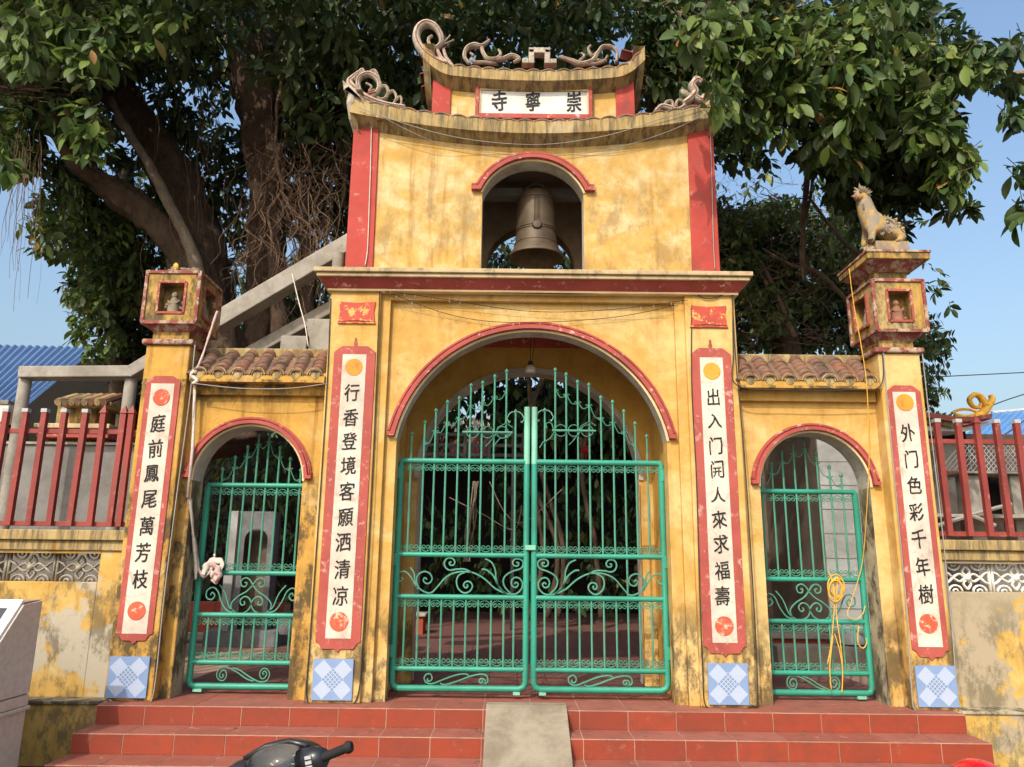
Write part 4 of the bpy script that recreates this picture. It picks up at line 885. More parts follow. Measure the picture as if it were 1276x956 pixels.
for s in (-1,1):
    r0=root('boundary_wall',(s*4.8,.15,-.45),'mouldy yellow boundary wall with grey breeze blocks left of the gateway' if s<0 else 'yellow boundary wall with a bare grey render patch and white breeze blocks right of the gateway','wall')
    xi,xe=(3.655,7.2); X=lambda a,b_:sorted((s*a,s*b_)); i0=3.875 if s<0 else 3.74; n=3; i1=i0+.44*n
    b=MB()
    x0,x1=X(xi,i0); b.box(x0,x1,.10,.32,.0,1.25)
    x0,x1=X(i1,xe); b.box(x0,x1,.10,.32,.0,1.25)
    x0,x1=X(i0,i1); b.box(x0,x1,.10,.32,.0,.975).box(x0,x1,.10,.32,1.222,1.25)
    x0,x1=X(3.6,xe); b.box(x0,x1,-.09,.32,-.5,.0)
    b.build('wall_face',M['yellow_wall' if s<0 else 'yellow_wall2'],r0,bevel=.006)
    x0,x1=X(3.62,xe); MB().box(x0,x1,-.105,.12,-.012,.012).build('ledge',M['jamb'],r0,bevel=.005)
    b=MB(); x0,x1=X(xi-.02,xe); b.box(x0,x1,.04,.36,1.34,1.43).box(x0,x1,.075,.33,1.25,1.34); b.build('coping',M['fascia'],r0,bevel=.008)
    for k in range(n): inst('breeze_block',bo if s<0 else bn,r0,TM((s*(i0+.22+.44*k),.2,1.098)))
    r1=root('maroon_railing',(s*4.8,.25,1.43),('maroon steel railing on the wall left' if s<0 else 'maroon steel railing on the wall right')+' of the gateway'+(', three of its bars pointed' if s<0 else ', all capped grey'),'railing')
    for z in (1.49,2.355): MB().box(*X(3.66,7.1),.235,.265,z-.022,z+.022).build('rail',M['railred'],r1,bevel=.003)
    bx_=MB().box(-.025,.025,-.025,.025,0,1.06).mesh('bar',M['railred']); cx_=MB().box(-.029,.029,-.029,.029,0,.035).mesh('bar_cap',M['capgrey'])
    tip=MB().add([(-.034,-.034,0),(.034,-.034,0),(.034,.034,0),(-.034,.034,0),(0,0,.085)],[(0,1,4),(1,2,4),(2,3,4),(3,0,4),(3,2,1,0)]).mesh('bar_point',M['railred'])
    xs=[3.80,3.885,4.067]+[4.255+.188*k for k in range(15)] if s<0 else [3.865+.188*k for k in range(17)]
    for i,x in enumerate(xs):
        pointed=(s<0 and i<3) or (s>0 and i==2)
        rnd=random.Random(i+int(s)); tl=rnd.uniform(-.008,.008)
        o=inst('bar',bx_,r1,TM((s*x,.215,1.47),ry=tl)); inst('bar_point' if pointed else 'bar_cap',tip if pointed else cx_,r1,TM((s*x+1.06*tl,.215,2.53),ry=tl))
# ------------------------------------------------------------ small things on the gateway
def wire(name,pts,r,mat,label,cat='cable',sm=6,n=5):
    P=catm(pts,sm); o=MB().tube(P,r,n).build(name,mat,None,smooth='all'); tag(o,label,cat); ORG[o]=Vector((0,0,0)); return o
def W(*a): return [tuple(at(x,y,Y)) for x,y,Y in a]
wire('cable',W((412,372,-.01),(408,470,-.012),(400,600,-.012),(386,800,-.015),(382,868,-.012),(395,879,-.014),(430,880,-.014),(446,866,-.012),(452,800,-.012),(462,640,-.012),(468,500,-.012),(473,362,-.02)),.0055,M['wire'],'thin black cable looping down round the left couplet pilaster and its blue tile')
wire('cable',W((862,380,-.012),(862,480,-.015),(868,600,-.016),(872,740,-.016),(876,840,-.016),(880,880,-.014),(905,889,-.014),(935,880,-.014),(944,850,-.012),(930,600,-.012),(917,450,-.012),(912,362,-.02)),.0055,M['wire'],'thin black cable looping down round the right couplet pilaster and its blue tile')
wire('cable',W((243,430,-.012),(236,500,-.012),(220,620,-.012),(205,740,-.012),(192,860,-.012),(180,876,-.012),(150,878,-.012),(136,872,-.012)),.006,M['wiregrey'],'grey cable running down the right edge of the leftmost pillar')
wire('cable',W((1100,430,-.012),(1104,480,-.012),(1115,600,-.012),(1128,740,-.012),(1136,860,-.012),(1142,886,-.012),(1170,892,-.012),(1190,888,-.012)),.006,M['wiregrey'],'grey cable running down the left edge of the rightmost pillar')
wire('cable',W((1149,438,-.012),(1158,520,-.012),(1172,640,-.012),(1186,780,-.012),(1193,880,-.012)),.005,M['wiregrey'],'thin grey cable on the outer edge of the rightmost pillar')
wire('cable',W((913,366,-.02),(914,440,-.02),(918,480,-.05),(980,486,-.05),(1060,486,-.05),(1098,480,-.04),(1099,432,-.02)),.006,M['wire'],'black cable slung along the eave above the right side arch')
wire('cable',W((242,478,-.04),(300,484,-.05),(360,484,-.05),(408,478,-.04)),.005,M['wiregrey'],'grey cable along the eave above the left side arch')
wire('cable',W((463,146,.11),(462,200,.11),(460,260,.11),(458,310,.11),(455,331,.11)),.006,M['clothw'],'pale cable down the left red pier of the bell tower')
wire('cable',W((446,134,-.03),(530,162,-.03),(600,176,.05),(680,180,.08),(760,168,.0),(830,146,-.03),(884,130,-.03)),.004,M['wiregrey'],'thin grey cable sagging under the bell tower roof')
wire('cable',W((480,148,-.02),(540,176,.1),(610,190,.12),(690,194,.12),(760,186,.12),(830,165,.05),(884,140,-.03)),.0035,M['wiregrey'],'second thinner cable sagging lower across the bell tower wall')
wire('cable',W((884,134,.11),(887,220,.11),(889,300,.11),(891,336,.11)),.005,M['wiregrey'],'pale cable down the right red pier of the bell tower')
for nm,pts,lab,cnt in (('light_string',W((474,361,-.03),(560,374,.02),(660,388,.05),(760,386,.02),(857,374,-.03)),'string of tiny lights hung across the wall above the big arch',22),
    ('light_string',W((476,361,-.03),(560,392,.06),(640,402,.06),(760,396,.06),(845,380,.03)),'lower, fainter string of tiny lights above the big arch',20)):
    P=catm(pts,14); b=MB(); b.tube(P,.0032,4); o=b.build(nm,M['wire'],None); tag(o,lab,'string lights'); ORG[o]=Vector((0,0,0))
    bl=MB()
    for k in range(cnt):
        p=P[int((k+.5)/cnt*(len(P)-1))]; bl.tube([p,p+Vector((0.004*(k%3-1),-.004,-.028))],.0035,4)
    bl.build('bulb',M['wiregrey'],o)
wire('cable',W((476,361,-.02),(600,364,-.02),(740,366,-.02),(845,360,-.02),(880,372,-.02),(905,366,-.02)),.005,M['wire'],'black cable along the underside of the cornice')
# lamp under the passage ceiling
r0=root('pendant_lamp',(.01,.8,3.2),'small white pendant lamp hanging by a wire under the big arch','lamp')
p=at(661,462,.8); b=MB(); b.tube([(p.x,.8,3.62),(p.x,.8,p.z+.1)],.004,5); b.tube([(p.x+.06,.8,3.62),(p.x+.02,.8,p.z+.12)],.003,4); b.lathe([(0,.1),(.025,.1),(.03,.05)],(p.x,.8,p.z),12); b.build('cord_and_socket',M['wire'],r0)
MB().lathe([(.03,.055),(.055,.03),(.062,-.01),(.05,-.03),(0,-.032)],(p.x,.8,p.z),18).build('shade',M['lampw'],r0,smooth=True)
# red lantern in the courtyard tree
r0=root('red_paper_lantern',tuple(at(730,560,3)),'small round red lantern hanging in the courtyard, seen through the gate','lantern'); p=at(730,561,3)
MB().lathe([(0,.05),(.03,.05),(.055,.03),(.065,0),(.055,-.03),(.03,-.05),(0,-.05)],p,14).build('lantern_body',M['lanternred'],r0,smooth=True)
b=MB(); b.tube([p+Vector((0,0,.05)),p+Vector((.0,0,.4))],.004,4); b.tube([p+Vector((0,0,-.05)),p+Vector((0,0,-.13))],[.012,.006],5); b.build('tassel',M['lanternred'],r0)
# bamboo-like strip and cloth at the left gate
b=MB(); P=W((243,480,.06),(240,560,.06),(234,620,.08)); b.tube(P,[.014,.014,.014],6);
o=b.build('wooden_pole',M['clothw'],None,smooth='all'); tag(o,'thin pale wooden pole tied upright beside the leftmost pillar','pole')
r0=root('tied_cloth',tuple(at(262,712,.36)),'faded pink and white cloth knotted round the left side gate','cloth')
rq=random.Random(9)
def ribbon(pts,w,mat,name,seed=0):
    P=catm(pts,5); b=MB(); vs=[]; n=len(P)
    for i,p in enumerate(P):
        t=(P[min(i+1,n-1)]-P[max(0,i-1)]).normalized(); sd=t.cross(Vector((0,1,0))); sd=sd.normalized() if sd.length>.01 else Vector((1,0,0))
        ww=w*(.7+.5*abs(math.sin(i*.8+seed))); tw=math.sin(i*.6+seed)*.6; sd=(sd*math.cos(tw)+Vector((0,1,0))*math.sin(tw))
        for k in (-1,-.3,.3,1): vs.append(p+sd*ww*k+Vector((0,-.012*(1-abs(k)),0)))
    fs=[(4*i+k,4*i+k+1,4*i+5+k,4*i+4+k) for i in range(n-1) for k in range(3)]
    b.add(vs,fs); o=b.build(name,mat,r0,smooth='all'); md=o.modifiers.new('thick','SOLIDIFY'); md.thickness=.006; return o
ribbon(W((236,620,.1),(238,640,.2),(243,680,.28),(246,705,.32),(252,718,.34),(262,712,.34),(266,700,.36)),.018,M['cloth'],'strip')
ribbon(W((237,622,.12),(240,660,.22),(244,700,.3),(244,722,.32)),.012,M['clothw'],'strip',2)
ribbon(W((252,716,.32),(258,705,.33),(268,698,.35),(276,702,.35),(272,712,.35),(262,716,.34)),.03,M['clothw'],'knot',1)
ribbon(W((262,702,.33),(270,708,.33),(272,716,.33),(266,722,.35)),.034,M['cloth'],'knot',3)
ribbon(W((266,714,.36),(270,720,.36),(266,726,.36)),.03,M['cloth'],'knot',4)
ribbon(W((268,700,.36),(267,694,.37),(268,690,.38)),.012,M['cloth'],'knot',5)
r0=root('tied_strap',tuple(at(272,392,.0)),'pink and grey strap tied from the left lantern down to the eave','strap')
ribbon(W((271,388,.1),(262,415,.06),(252,445,.0),(243,466,-.03)),.009,M['cloth'],'strap_band')
ribbon(W((243,462,-.03),(238,468,-.03),(246,474,-.03),(240,478,-.03)),.014,M['clothw'],'strap_knot',2)
# yellow cord
r0=root('yellow_cord',tuple(at(1045,735,.36)),'yellow nylon cord coiled on the right side gate and hanging from the lantern above','cord')
rq=random.Random(21)
def cord(pts,r=.0055,name='cord_run',sm=5): return MB().tube(catm(pts,sm),r,5).build(name,M['yelcord'],r0,smooth='all')
cord(W((1058,335,-.14),(1064,380,-.07),(1073,430,-.06),(1080,480,-.06),(1083,560,.05),(1081,620,.12),(1076,690,.3),(1070,720,.36),(1060,752,.36),(1056,766,.36),(1066,772,.36),(1075,765,.36),(1078,755,.36)),.0042)
for k in range(7):
    cx,cy=1043+rq.uniform(-3,3),735+rq.uniform(-4,4); rx,ry=rq.uniform(5,10),rq.uniform(9,18)
    cord([tuple(at(cx+rx*math.cos(a)*1.0,cy+ry*math.sin(a),.34+.01*k-.03)) for a in np.linspace(k,k+6.6,13)],.0055,'cord_loop')
for P in (W((1032,712,.34),(1036,722,.33),(1040,745,.33),(1036,800,.34),(1031,828,.35)),W((1040,790,.33),(1046,810,.33),(1050,835,.33),(1049,865,.36)),W((1038,792,.33),(1034,830,.34),(1036,860,.34)),W((1044,718,.33),(1042,760,.33),(1047,800,.33),(1050,828,.34)),W((1070,780,.38),(1069,800,.38),(1075,808,.38),(1080,802,.38),(1079,795,.38))): cord(P,.0055)
rq=random.Random(77)
dl=MB(); dl.add([(-.012,0,0),(0,-.035,.004),(.014,0,.008),(0,.04,.002)],[(0,1,2),(0,2,3)]); dlm=dl.mesh('fallen_leaf',M['rootm'])
for x,y,z in ((-.41,-.26,-.146),(-.43,-.31,-.146),(-.40,-.37,-.146),(-.45,-.23,-.146),(.34,-.25,-.146),(-1.3,-.33,-.146),(2.2,-.28,-.146),(-.42,-.60,-.296),(-2.4,-.29,-.146),(1.2,.1,.003),(-.6,.05,.003),(3.1,-.3,-.146),(-.44,-.66,-.296),(.9,-.4,-.146)):
    o=inst('fallen_leaf',dlm,None,TM((x,y,z),rz=rq.uniform(0,6),s=rq.uniform(.5,.95))); tag(o,'small dry brown leaf on the red steps beside the left edge of the ramp' if -.5<x<-.3 else 'small dry brown leaf on the red steps '+('far left of the ramp' if x<-.5 else 'right of the ramp'),'fallen leaf','dry leaves on the steps')
# ------------------------------------------------------------ kiosk, scooter, helmet in front
r0=root('sign_plinth',(-4.3,-.8,-.45),'granite clad plinth with a tilted aluminium framed dark board at the left edge','notice board')
xr=-3.70; prof=[(-.45,-.5),(-1.55,-.5),(-1.55,.16),(-1.0,.90),(-.85,.93),(-.45,.93)]
xr=at(51,747,-.8).x; zt=at(51,747,-.8).z
prof=[(-.80,-.5),(-1.75,-.5),(-1.75,.02),(-1.0,zt-.01),(-.80,zt)]
MB().polyx(prof[0:1]+prof[1:],xr-1.5,xr).build('plinth_body',M['grout'],r0)
b=MB(); MB().polyx([(-.802,.19),(-1.60,.19),(-1.03,zt-.03),(-.802,zt-.008)],xr,xr+.016).build('granite_slab',M['granite'],r0,bevel=.002)
MB().polyx([(-.80,.105),(-1.74,.105),(-1.74,.11),(-1.66,.18),(-.80,.18)],xr,xr+.016).build('granite_slab',M['granite'],r0,bevel=.002)
MB().box(xr-1.5,xr+.03,-1.78,-.79,.075,.10).build('plinth_ledge',M['granite'],r0,bevel=.004)
MB().box(xr-1.5,xr+.006,-1.77,-.80,-.5,.073).build('granite_slab',M['granite'],r0,bevel=.003)
d=Vector((0,-1.0,zt-.01))-Vector((0,-1.75,.02)); L_=d.length; d.normalize(); nn=Vector((0,-d.z,d.y))
def tilt(u,v,h): p=Vector((0,-1.75,.02))+d*v+nn*h; return (xr-u,p.y,p.z)
def slabt(u0,u1,v0,v1,h0,h1,name,mat,par=r0):
    b=MB(); b.add([tilt(u0,v0,h0),tilt(u1,v0,h0),tilt(u1,v1,h0),tilt(u0,v1,h0),tilt(u0,v0,h1),tilt(u1,v0,h1),tilt(u1,v1,h1),tilt(u0,v1,h1)],[(0,1,2,3),(4,5,6,7),(0,1,5,4),(1,2,6,5),(2,3,7,6),(3,0,4,7)]); return b.build(name,mat,par,bevel=.003)
slabt(.0,.075,.02,L_,.001,.03,'aluminium_frame',M['alu']); slabt(.075,1.4,L_-.075,L_,.001,.03,'aluminium_frame',M['alu']); slabt(.075,1.4,.02,.08,.001,.03,'aluminium_frame',M['alu'])
slabt(.075,1.4,.08,L_-.075,.001,.012,'dark_board',M['board'])
b=MB(); b.tube([tilt(.15,.16,.014),tilt(.15,L_-.2,.014),tilt(.18,L_-.14,.014),tilt(1.2,L_-.14,.014)],.004,5); b.build('board_border_line',M['chrome'],r0)
def scooter(x,y,rz,lab,lean=0,sc=1):
    r0=root('motor_scooter',(0,0,0),lab,'motor scooter'); r0.location=(x,y,-.45); r0.rotation_euler=(0,lean,rz); r0.scale=(sc,sc,sc); ORG[r0]=Vector((0,0,0))
    B=lambda mb,nm,mt,**k:mb.build(nm,M[mt],r0,**k)
    for wy in (.62,-.62):
        b=MB(); b.lathe([(.19,-.045),(.27,-.05),(.30,-.03),(.31,0),(.30,.03),(.27,.05),(.19,.045)],(0,wy,.31),28,'x'); w_=B(b,'wheel','rub',smooth=True)
        b=MB(); b.lathe([(.19,-.03),(.195,0),(.19,.03),(.17,.03),(.17,-.03),(.19,-.03)],(0,wy,.31),24,'x')
        for k in range(5): a=k*2*math.pi/5; b.tube([(0,wy,.31),(0,wy+.17*math.cos(a),.31+.17*math.sin(a))],.016,6)
        b.lathe([(0,-.05),(.04,-.05),(.04,.05),(0,.05)],(0,wy,.31),14,'x'); b.build('rim',M['alu'],w_,smooth=True)
    b=MB(); b.tube([(0,.62,.31),(0,.50,.62),(0,.43,.86)],.03,8); b.tube([(.07,.62,.31),(.07,.52,.58)],.018,6); b.tube([(-.07,.62,.31),(-.07,.52,.58)],.018,6); B(b,'fork','alu',smooth=True)
    b=MB(); b.ell((0,.46,.62),(.2,.12,.3),18,12); B(b,'front_shield','blk',smooth=True)
    b=MB(); b.tube([(0,.62,.64),(0,.72,.58),(0,.80,.5)],[.07,.09,.05],10); B(b,'front_fender','blk',smooth=True)
    b=MB(); b.ell((0,-.30,.56),(.17,.42,.17),18,10); b.box(-.15,.15,-.05,.36,.27,.34); B(b,'body','blk',smooth=True)
    b=MB(); b.ell((0,-.28,.76),(.15,.40,.07),18,10); B(b,'seat','rub',smooth=True)
    # headset: black cowl, lens over the dials, switch blocks, grips
    b=MB(); V_=[]; 
    b.ell((-.02,.46,.905),(.185,.10,.105),28,16); b.ell((-.15,.42,.90),(.09,.09,.075),18,10); b.tube([(-.14,.40,.975),(-.06,.43,1.0),(.04,.43,1.0),(.12,.40,.975)],.012,8); B(b,'headset_cowl','blk',smooth='all')
    b=MB(); b.ell((0,.37,.925),(.132,.085,.082),28,16); B(b,'instrument_lens','glass',smooth='all')
    b=MB(); b.lathe([(0,.0),(.098,.0),(.104,.012),(.108,.004)],(0,0,0),26); 
    me_=b; rot=Matrix.Translation((0,.365,.93))@Matrix.Rotation(R(40),4,'X'); me_.v=[tuple(rot@Vector(v)) for v in me_.v]; dial=B(me_,'dial','board')
    t=MB()
    for k in range(21):
        a=R(-30+240*k/20); r1,r2=(.074 if k%2 else .064),.088
        t.tube([tuple(rot@Vector((r1*math.cos(a),r1*math.sin(a),.004))),tuple(rot@Vector((r2*math.cos(a),r2*math.sin(a),.004)))],.0013,4)
    t.tube([tuple(rot@Vector((0,0,.006))),tuple(rot@Vector((-.045,.03,.006)))],.0018,4); t.build('dial_marks',M['lampw'],dial)
    for s in (-1,1):
        b=MB(); P=[(s*.10,.38,.925),(s*.16,.365,.93),(s*.20,.35,.93)]; b.tube(P,[.05,.045,.032],12); h=B(b,'switch_block','blk',smooth='all',bevel=0)
        b=MB(); 
        for k in range(3): b.box(s*.15-.012,s*.15+.012,.315,.33,.918+.017*k-.012,.918+.017*k-.001)
        b.build('switch',M['capgrey'],h)
        b=MB(); b.tube([(s*.19,.35,.93),(s*.31,.325,.952)],.0165,12)
        for k in range(9): 
            q=.2+.012*k; b.lathe([(.0165,-.003),(.0178,0),(.0165,.003)],(s*q,.35-(q-.19)*.21,.93+(q-.19)*.18),12,'x')
        b.lathe([(0,-.006),(.022,-.006),(.023,.006),(.018,.016),(0,.016)],(s*.305,.326,.951),14,'x') ; B(b,'grip','rub',smooth=True)
        b=MB(); b.tube([(s*.15,.39,.93),(s*.22,.41,.925),(s*.29,.405,.93)],.007,6); B(b,'brake_lever','chrome',smooth=True)
    b=MB(); b.ell((0,.505,.80),(.09,.05,.07),14,10); B(b,'headlight','lampw',smooth=True)
    b=MB(); b.tube([(.12,-.3,.32),(.13,-.75,.36)],[.03,.045],10); B(b,'exhaust','chrome',smooth=True)
    return r0
scooter(-.90,-4.27,R(-8),'black motor scooter parked before the steps, its dial cowl and right grip in view',R(-13),.985)
scooter(2.22,-3.62,R(-90),'second motor scooter beyond the lower right corner, under the red helmet',0,.84)
r0=root('red_helmet',(1.66,-3.67,.38),'glossy red helmet top showing at the bottom right corner','helmet')
hz=at(1212,945,-3.7).z
MB().ell((1.675,-3.70,hz-.115),(.115,.15,.11),26,16).build('shell',M['redgloss'],r0,smooth='all')
b=MB(); b.tube([(1.675+.128*math.cos(a),-3.70+.153*math.sin(a),hz-.13) for a in np.linspace(0,2*math.pi,26)],.01,6); b.build('rim_trim',M['rub'],r0,smooth='all')
# ------------------------------------------------------------ trees
def leaftemplate(seg,far=False):
    ws=[.05,.6,.95,1,.74,.12] if not far else [.1,.95,.95,.15]
    L=len(ws); vs=[]
    for i,wd in enumerate(ws):
        t=i/(L-1); z=-.16*t*t+.03*math.sin(t*3)
        vs+=[(-.215*wd,t,z+.055*wd),(0,t,z),(.215*wd,t,z+.055*wd)]
    fs=[]
    for i in range(L-1):
        a=3*i; fs+=[(a,a+1,a+4,a+3),(a+1,a+2,a+5,a+4)]
    return np.array(vs),fs
LT,LF=leaftemplate(5); LT2,LF2=leaftemplate(3,True)
leafone=bpy.data.meshes.new('leaf'); leafone.from_pydata([tuple(v) for v in LT],[],LF); leafone.materials.append(M['leaf']); leafone.polygons.foreach_set('use_smooth',[True]*len(LF))
leafyoung=leafone.copy(); leafyoung.name='leaf'; leafyoung.materials.clear(); leafyoung.materials.append(M['leafy'])
def frames(D,rs):
    D=D/np.linalg.norm(D,axis=1,keepdims=True)
    up=np.array([0,0,1.])+rs.normal(0,.45,D.shape); Xa=np.cross(D,up); Xa/=np.linalg.norm(Xa,axis=1,keepdims=True)+1e-9; Z=np.cross(Xa,D)
    return Xa,D,Z
def twigs(centers,rs,n=9,L=.26,size=.15,droop=.55,out=None):
    """leaf positions / directions for a tuft of leaves at each twig end"""
    P=[];Dd=[];Sz=[]
    C=np.asarray(centers); m=len(C)
    th=rs.uniform(0,2*np.pi,m); T=np.stack([np.cos(th),np.sin(th),rs.uniform(-.7,.5,m)-droop*.4],1); T/=np.linalg.norm(T,axis=1,keepdims=True)
    for k in range(n):
        u=k/(n-1); p=C+T*(L*(u-.6))[...,None] if np.ndim(u) else C+T*L*(u-.6)
        a=k*2.4+th; e1=np.cross(T,[0,0,1]); e1/=np.linalg.norm(e1,axis=1,keepdims=True)+1e-9; e2=np.cross(T,e1)
        rad=e1*np.cos(a)[:,None]+e2*np.sin(a)[:,None]
        d=T*(.45+.6*u)+rad*(1-.45*u)+np.array([0,0,-droop])+rs.normal(0,.28,(m,3))
        P.append(p+rs.normal(0,.015,(m,3))); Dd.append(d); Sz.append(size*rs.choice([.5,.75,1,1.2],m,p=[.18,.27,.35,.2])*rs.uniform(.85,1.15,m))
    return np.concatenate(P),np.concatenate(Dd),np.concatenate(Sz),T
def leafmesh(name,P,D,Sz,mat,parent,rs,far=False):
    tv,tf=(LT2,LF2) if far else (LT,LF); Xa,Ya,Za=frames(D,rs); o=np.array(org(parent)); n=len(P); k=len(tv)
    wv=rs.uniform(.8,1.2,n)
    V=(P-o)[:,None,:]+Sz[:,None,None]*((tv[None,:,0]*wv[:,None])[...,None]*Xa[:,None,:]+tv[None,:,1,None]*Ya[:,None,:]+tv[None,:,2,None]*Za[:,None,:])
    V=V.reshape(-1,3); Fa=(np.array(tf)[None]+(np.arange(n)*k)[:,None,None]).reshape(-1,4)
    me=bpy.data.meshes.new(name); me.vertices.add(len(V)); me.vertices.foreach_set('co',V.ravel()); me.loops.add(Fa.size); me.loops.foreach_set('vertex_index',Fa.ravel())
    me.polygons.add(len(Fa)); me.polygons.foreach_set('loop_start',np.arange(0,Fa.size,4)); me.polygons.foreach_set('loop_total',np.full(len(Fa),4)); me.polygons.foreach_set('use_smooth',np.ones(len(Fa),bool))
    me.update(); me.validate(); me.materials.append(mat)
    ob=bpy.data.objects.new(name,me); COL.objects.link(ob); ob.parent=parent; ob['kind']='stuff'; return ob
def seg(x,y,a,b_):
    t=max(0,min(1,((x-a[0])*(b_[0]-a[0])+(y-a[1])*(b_[1]-a[1]))/((b_[0]-a[0])**2+(b_[1]-a[1])**2))); return math.hypot(x-a[0]-t*(b_[0]-a[0]),y-a[1]-t*(b_[1]-a[1]))
def hidden(x,y,Y):             # keep leaves from growing in front of the big trunks and the roof corner
    if Y>2.2 and Y<5.3:
        if 276<x<362 and y<330 and not (y<18): return True
        if seg(x,y,(240,300),(150,115))<30: return True
        if Y>3 and seg(x,y,(230,315),(70,160))<22: return True
    return -2<Y<1.6 and 812<x<886 and 88<y<150
def blob(rs,specs):
    """specs: (px,py,rx,ry,depth,depth spread,number) -> twig centres"""
    out=[]
    for px,py,rx,ry,Y,dY,n in specs:
        k=0
        while k<n:
            u=rs.uniform(-1,1,3)
            if u@u>1: continue
            x_,y_=px+u[0]*rx,py+u[1]*ry
            if hidden(x_,y_,Y+u[2]*dY): k+=1; continue
            p=at(x_,y_,Y+u[2]*dY); out.append((p.x,p.y,p.z)); k+=1
    return np.array(out)
def screen(P):
    V=P-np.array(CAM); d=V@np.array(FW); return 638+F*(V@np.array(RT))/d,478-F*(V@np.array(UP))/d,d
def foliage(parent,specs,seed,size,n,mat,singles=0,far=False,name='foliage',droop=.55,L=.26):
    rs=np.random.RandomState(seed); C=blob(rs,specs) if isinstance(specs,list) else specs
    P,D,Sz,T=twigs(C,rs,n,L,size,droop)
    if singles:
        x,y,d=screen(P); ok=(x>5)&(x<1271)&(y>3)&(y<950); sc=np.where(ok,Sz/d,0); idx=np.argsort(-sc)[:singles]; keep=np.ones(len(P),bool); keep[idx]=False
        Xa,Ya,Za=frames(D[idx],rs)
        for q,i in enumerate(idx):
            s=Sz[i]; m_=Matrix(((Xa[q][0]*s,Ya[q][0]*s,Za[q][0]*s,P[i][0]),(Xa[q][1]*s,Ya[q][1]*s,Za[q][1]*s,P[i][1]),(Xa[q][2]*s,Ya[q][2]*s,Za[q][2]*s,P[i][2]),(0,0,0,1)))
            inst('leaf',leafone if q%6 else leafyoung,parent,m_)
        P,D,Sz=P[keep],D[keep],Sz[keep]
    leafmesh(name,P,D,Sz,mat,parent,rs,far)
    b=MB()
    for c,t in zip(C[::2 if len(C)>800 else 1],T[::2 if len(C)>800 else 1]):
        c=Vector(c); t=Vector(t); b.tube([c-t*L*.8+Vector((0,0,.05)),c-t*L*.3+Vector((0,0,.01)),c+t*L*.2],[.006,.005,.003],3,cap=False)
    b.build('twigs',M['bark'],parent,kind='stuff')
def limb(parent,pts,r,mat='bark',name='limb',n=12,wob=.1,seed=0):
    """pts: (px,py,depth); radii in metres from first to last"""
    P=catm([tuple(at(x,y,Y)) for x,y,Y in pts],16 if r[0]>.2 else 8); m=len(P); n=n*2 if r[0]>.2 else n; rr=[]
    for i,p in enumerate(P):
        t=i/(m-1)*(len(r)-1); k=min(int(t),len(r)-2); v=r[k]+(r[k+1]-r[k])*(t-k)
        rr.append(v*(1+wob*noise.noise(p*2.5+Vector((seed,0,0)))))
    b=MB(); b.tube(P,rr,n)
    for i,p in enumerate(P):
        for k in range(n):
            th=2*math.pi*k/n; v=Vector(b.v[i*n+k]); b.v[i*n+k]=tuple(p+(v-p)*(1+(.34 if r[0]>.2 else .15)*noise.noise(Vector((math.cos(th)*2.4,math.sin(th)*2.4,i*.07+seed+len(pts))))))
    b.v=[tuple(Vector(v)+noise.noise_vector(Vector(v)*(3.0))*min(.05,r[0]*.22)+noise.noise_vector(Vector((v[0]*9,v[1]*9,v[2]*3)))*min(.035,r[0]*.1)) for v in b.v]
    return b.build(name,M[mat],parent,smooth='all')
# -- big banyan behind the left half of the gateway
T1=root('banyan_tree',(-2.9,4.6,-.02),'huge dark banyan with leaning trunks and aerial roots behind the left half of the gateway','tree')
limb(T1,[(285,560,4.6),(262,430,4.6),(245,350,4.6),(236,318,4.5)],[.62,.5,.42,.36],n=16,name='trunk')
limb(T1,[(262,460,4.9),(258,350,4.9),(240,270,4.9),(205,200,4.8),(165,140,4.7),(130,95,4.6),(95,40,4.4),(70,-40,4.2)],[.42,.36,.34,.31,.29,.26,.22,.18],n=14)
limb(T1,[(250,380,4.4),(228,315,4.3),(185,270,4.2),(140,236,4.0),(100,206,3.7),(68,150,3.4),(30,118,3.2),(-30,100,3.0)],[.30,.26,.23,.20,.18,.16,.14,.12],n=12)
limb(T1,[(262,430,4.2),(252,370,4.15),(243,325,4.1),(228,290,4.0),(205,245,3.95),(176,190,3.9),(150,150,3.9),(138,120,4.0)],[.12,.11,.10,.085,.08,.07,.06,.04],'barkpale',n=9)
limb(T1,[(322,470,5.0),(326,360,5.0),(334,270,5.0),(328,170,5.0),(318,80,5.0),(312,0,5.0),(305,-120,5.0)],[.26,.26,.30,.36,.40,.40,.36],n=16,name='trunk')
limb(T1,[(350,440,4.3),(345,330,4.3),(341,240,4.4),(338,150,4.5)],[.14,.13,.12,.10],'bark',n=10,name='prop_root')
limb(T1,[(383,400,4.6),(382,330,4.6),(378,250,4.6)],[.12,.11,.10],'bark',n=10,name='prop_root')
limb(T1,[(352,120,4.6),(356,82,4.5),(352,40,4.5),(341,-30,4.5)],[.10,.10,.09,.08],'barkpale',n=9)
limb(T1,[(350,110,4.6),(356,60,4.5),(368,10,4.4),(385,-50,4.4)],[.09,.09,.08,.07],'barkpale',n=9)
limb(T1,[(300,120,5.2),(290,40,5.2),(280,-60,5.2)],[.16,.16,.14],'barkpale',n=9)
limb(T1,[(335,110,5.0),(400,70,5.0),(470,38,4.8),(540,28,4.6),(600,20,4.4)],[.12,.10,.08,.06,.04],'barkpale',n=8)
limb(T1,[(400,60,4.8),(440,48,4.2),(500,36,3.8),(560,18,3.4)],[.06,.05,.045,.03],'barkpale',n=7)
limb(T1,[(360,110,4.6),(400,150,4.6),(430,200,4.6),(425,260,4.5)],[.06,.05,.04,.03],'bark',n=7)
rq=random.Random(31)
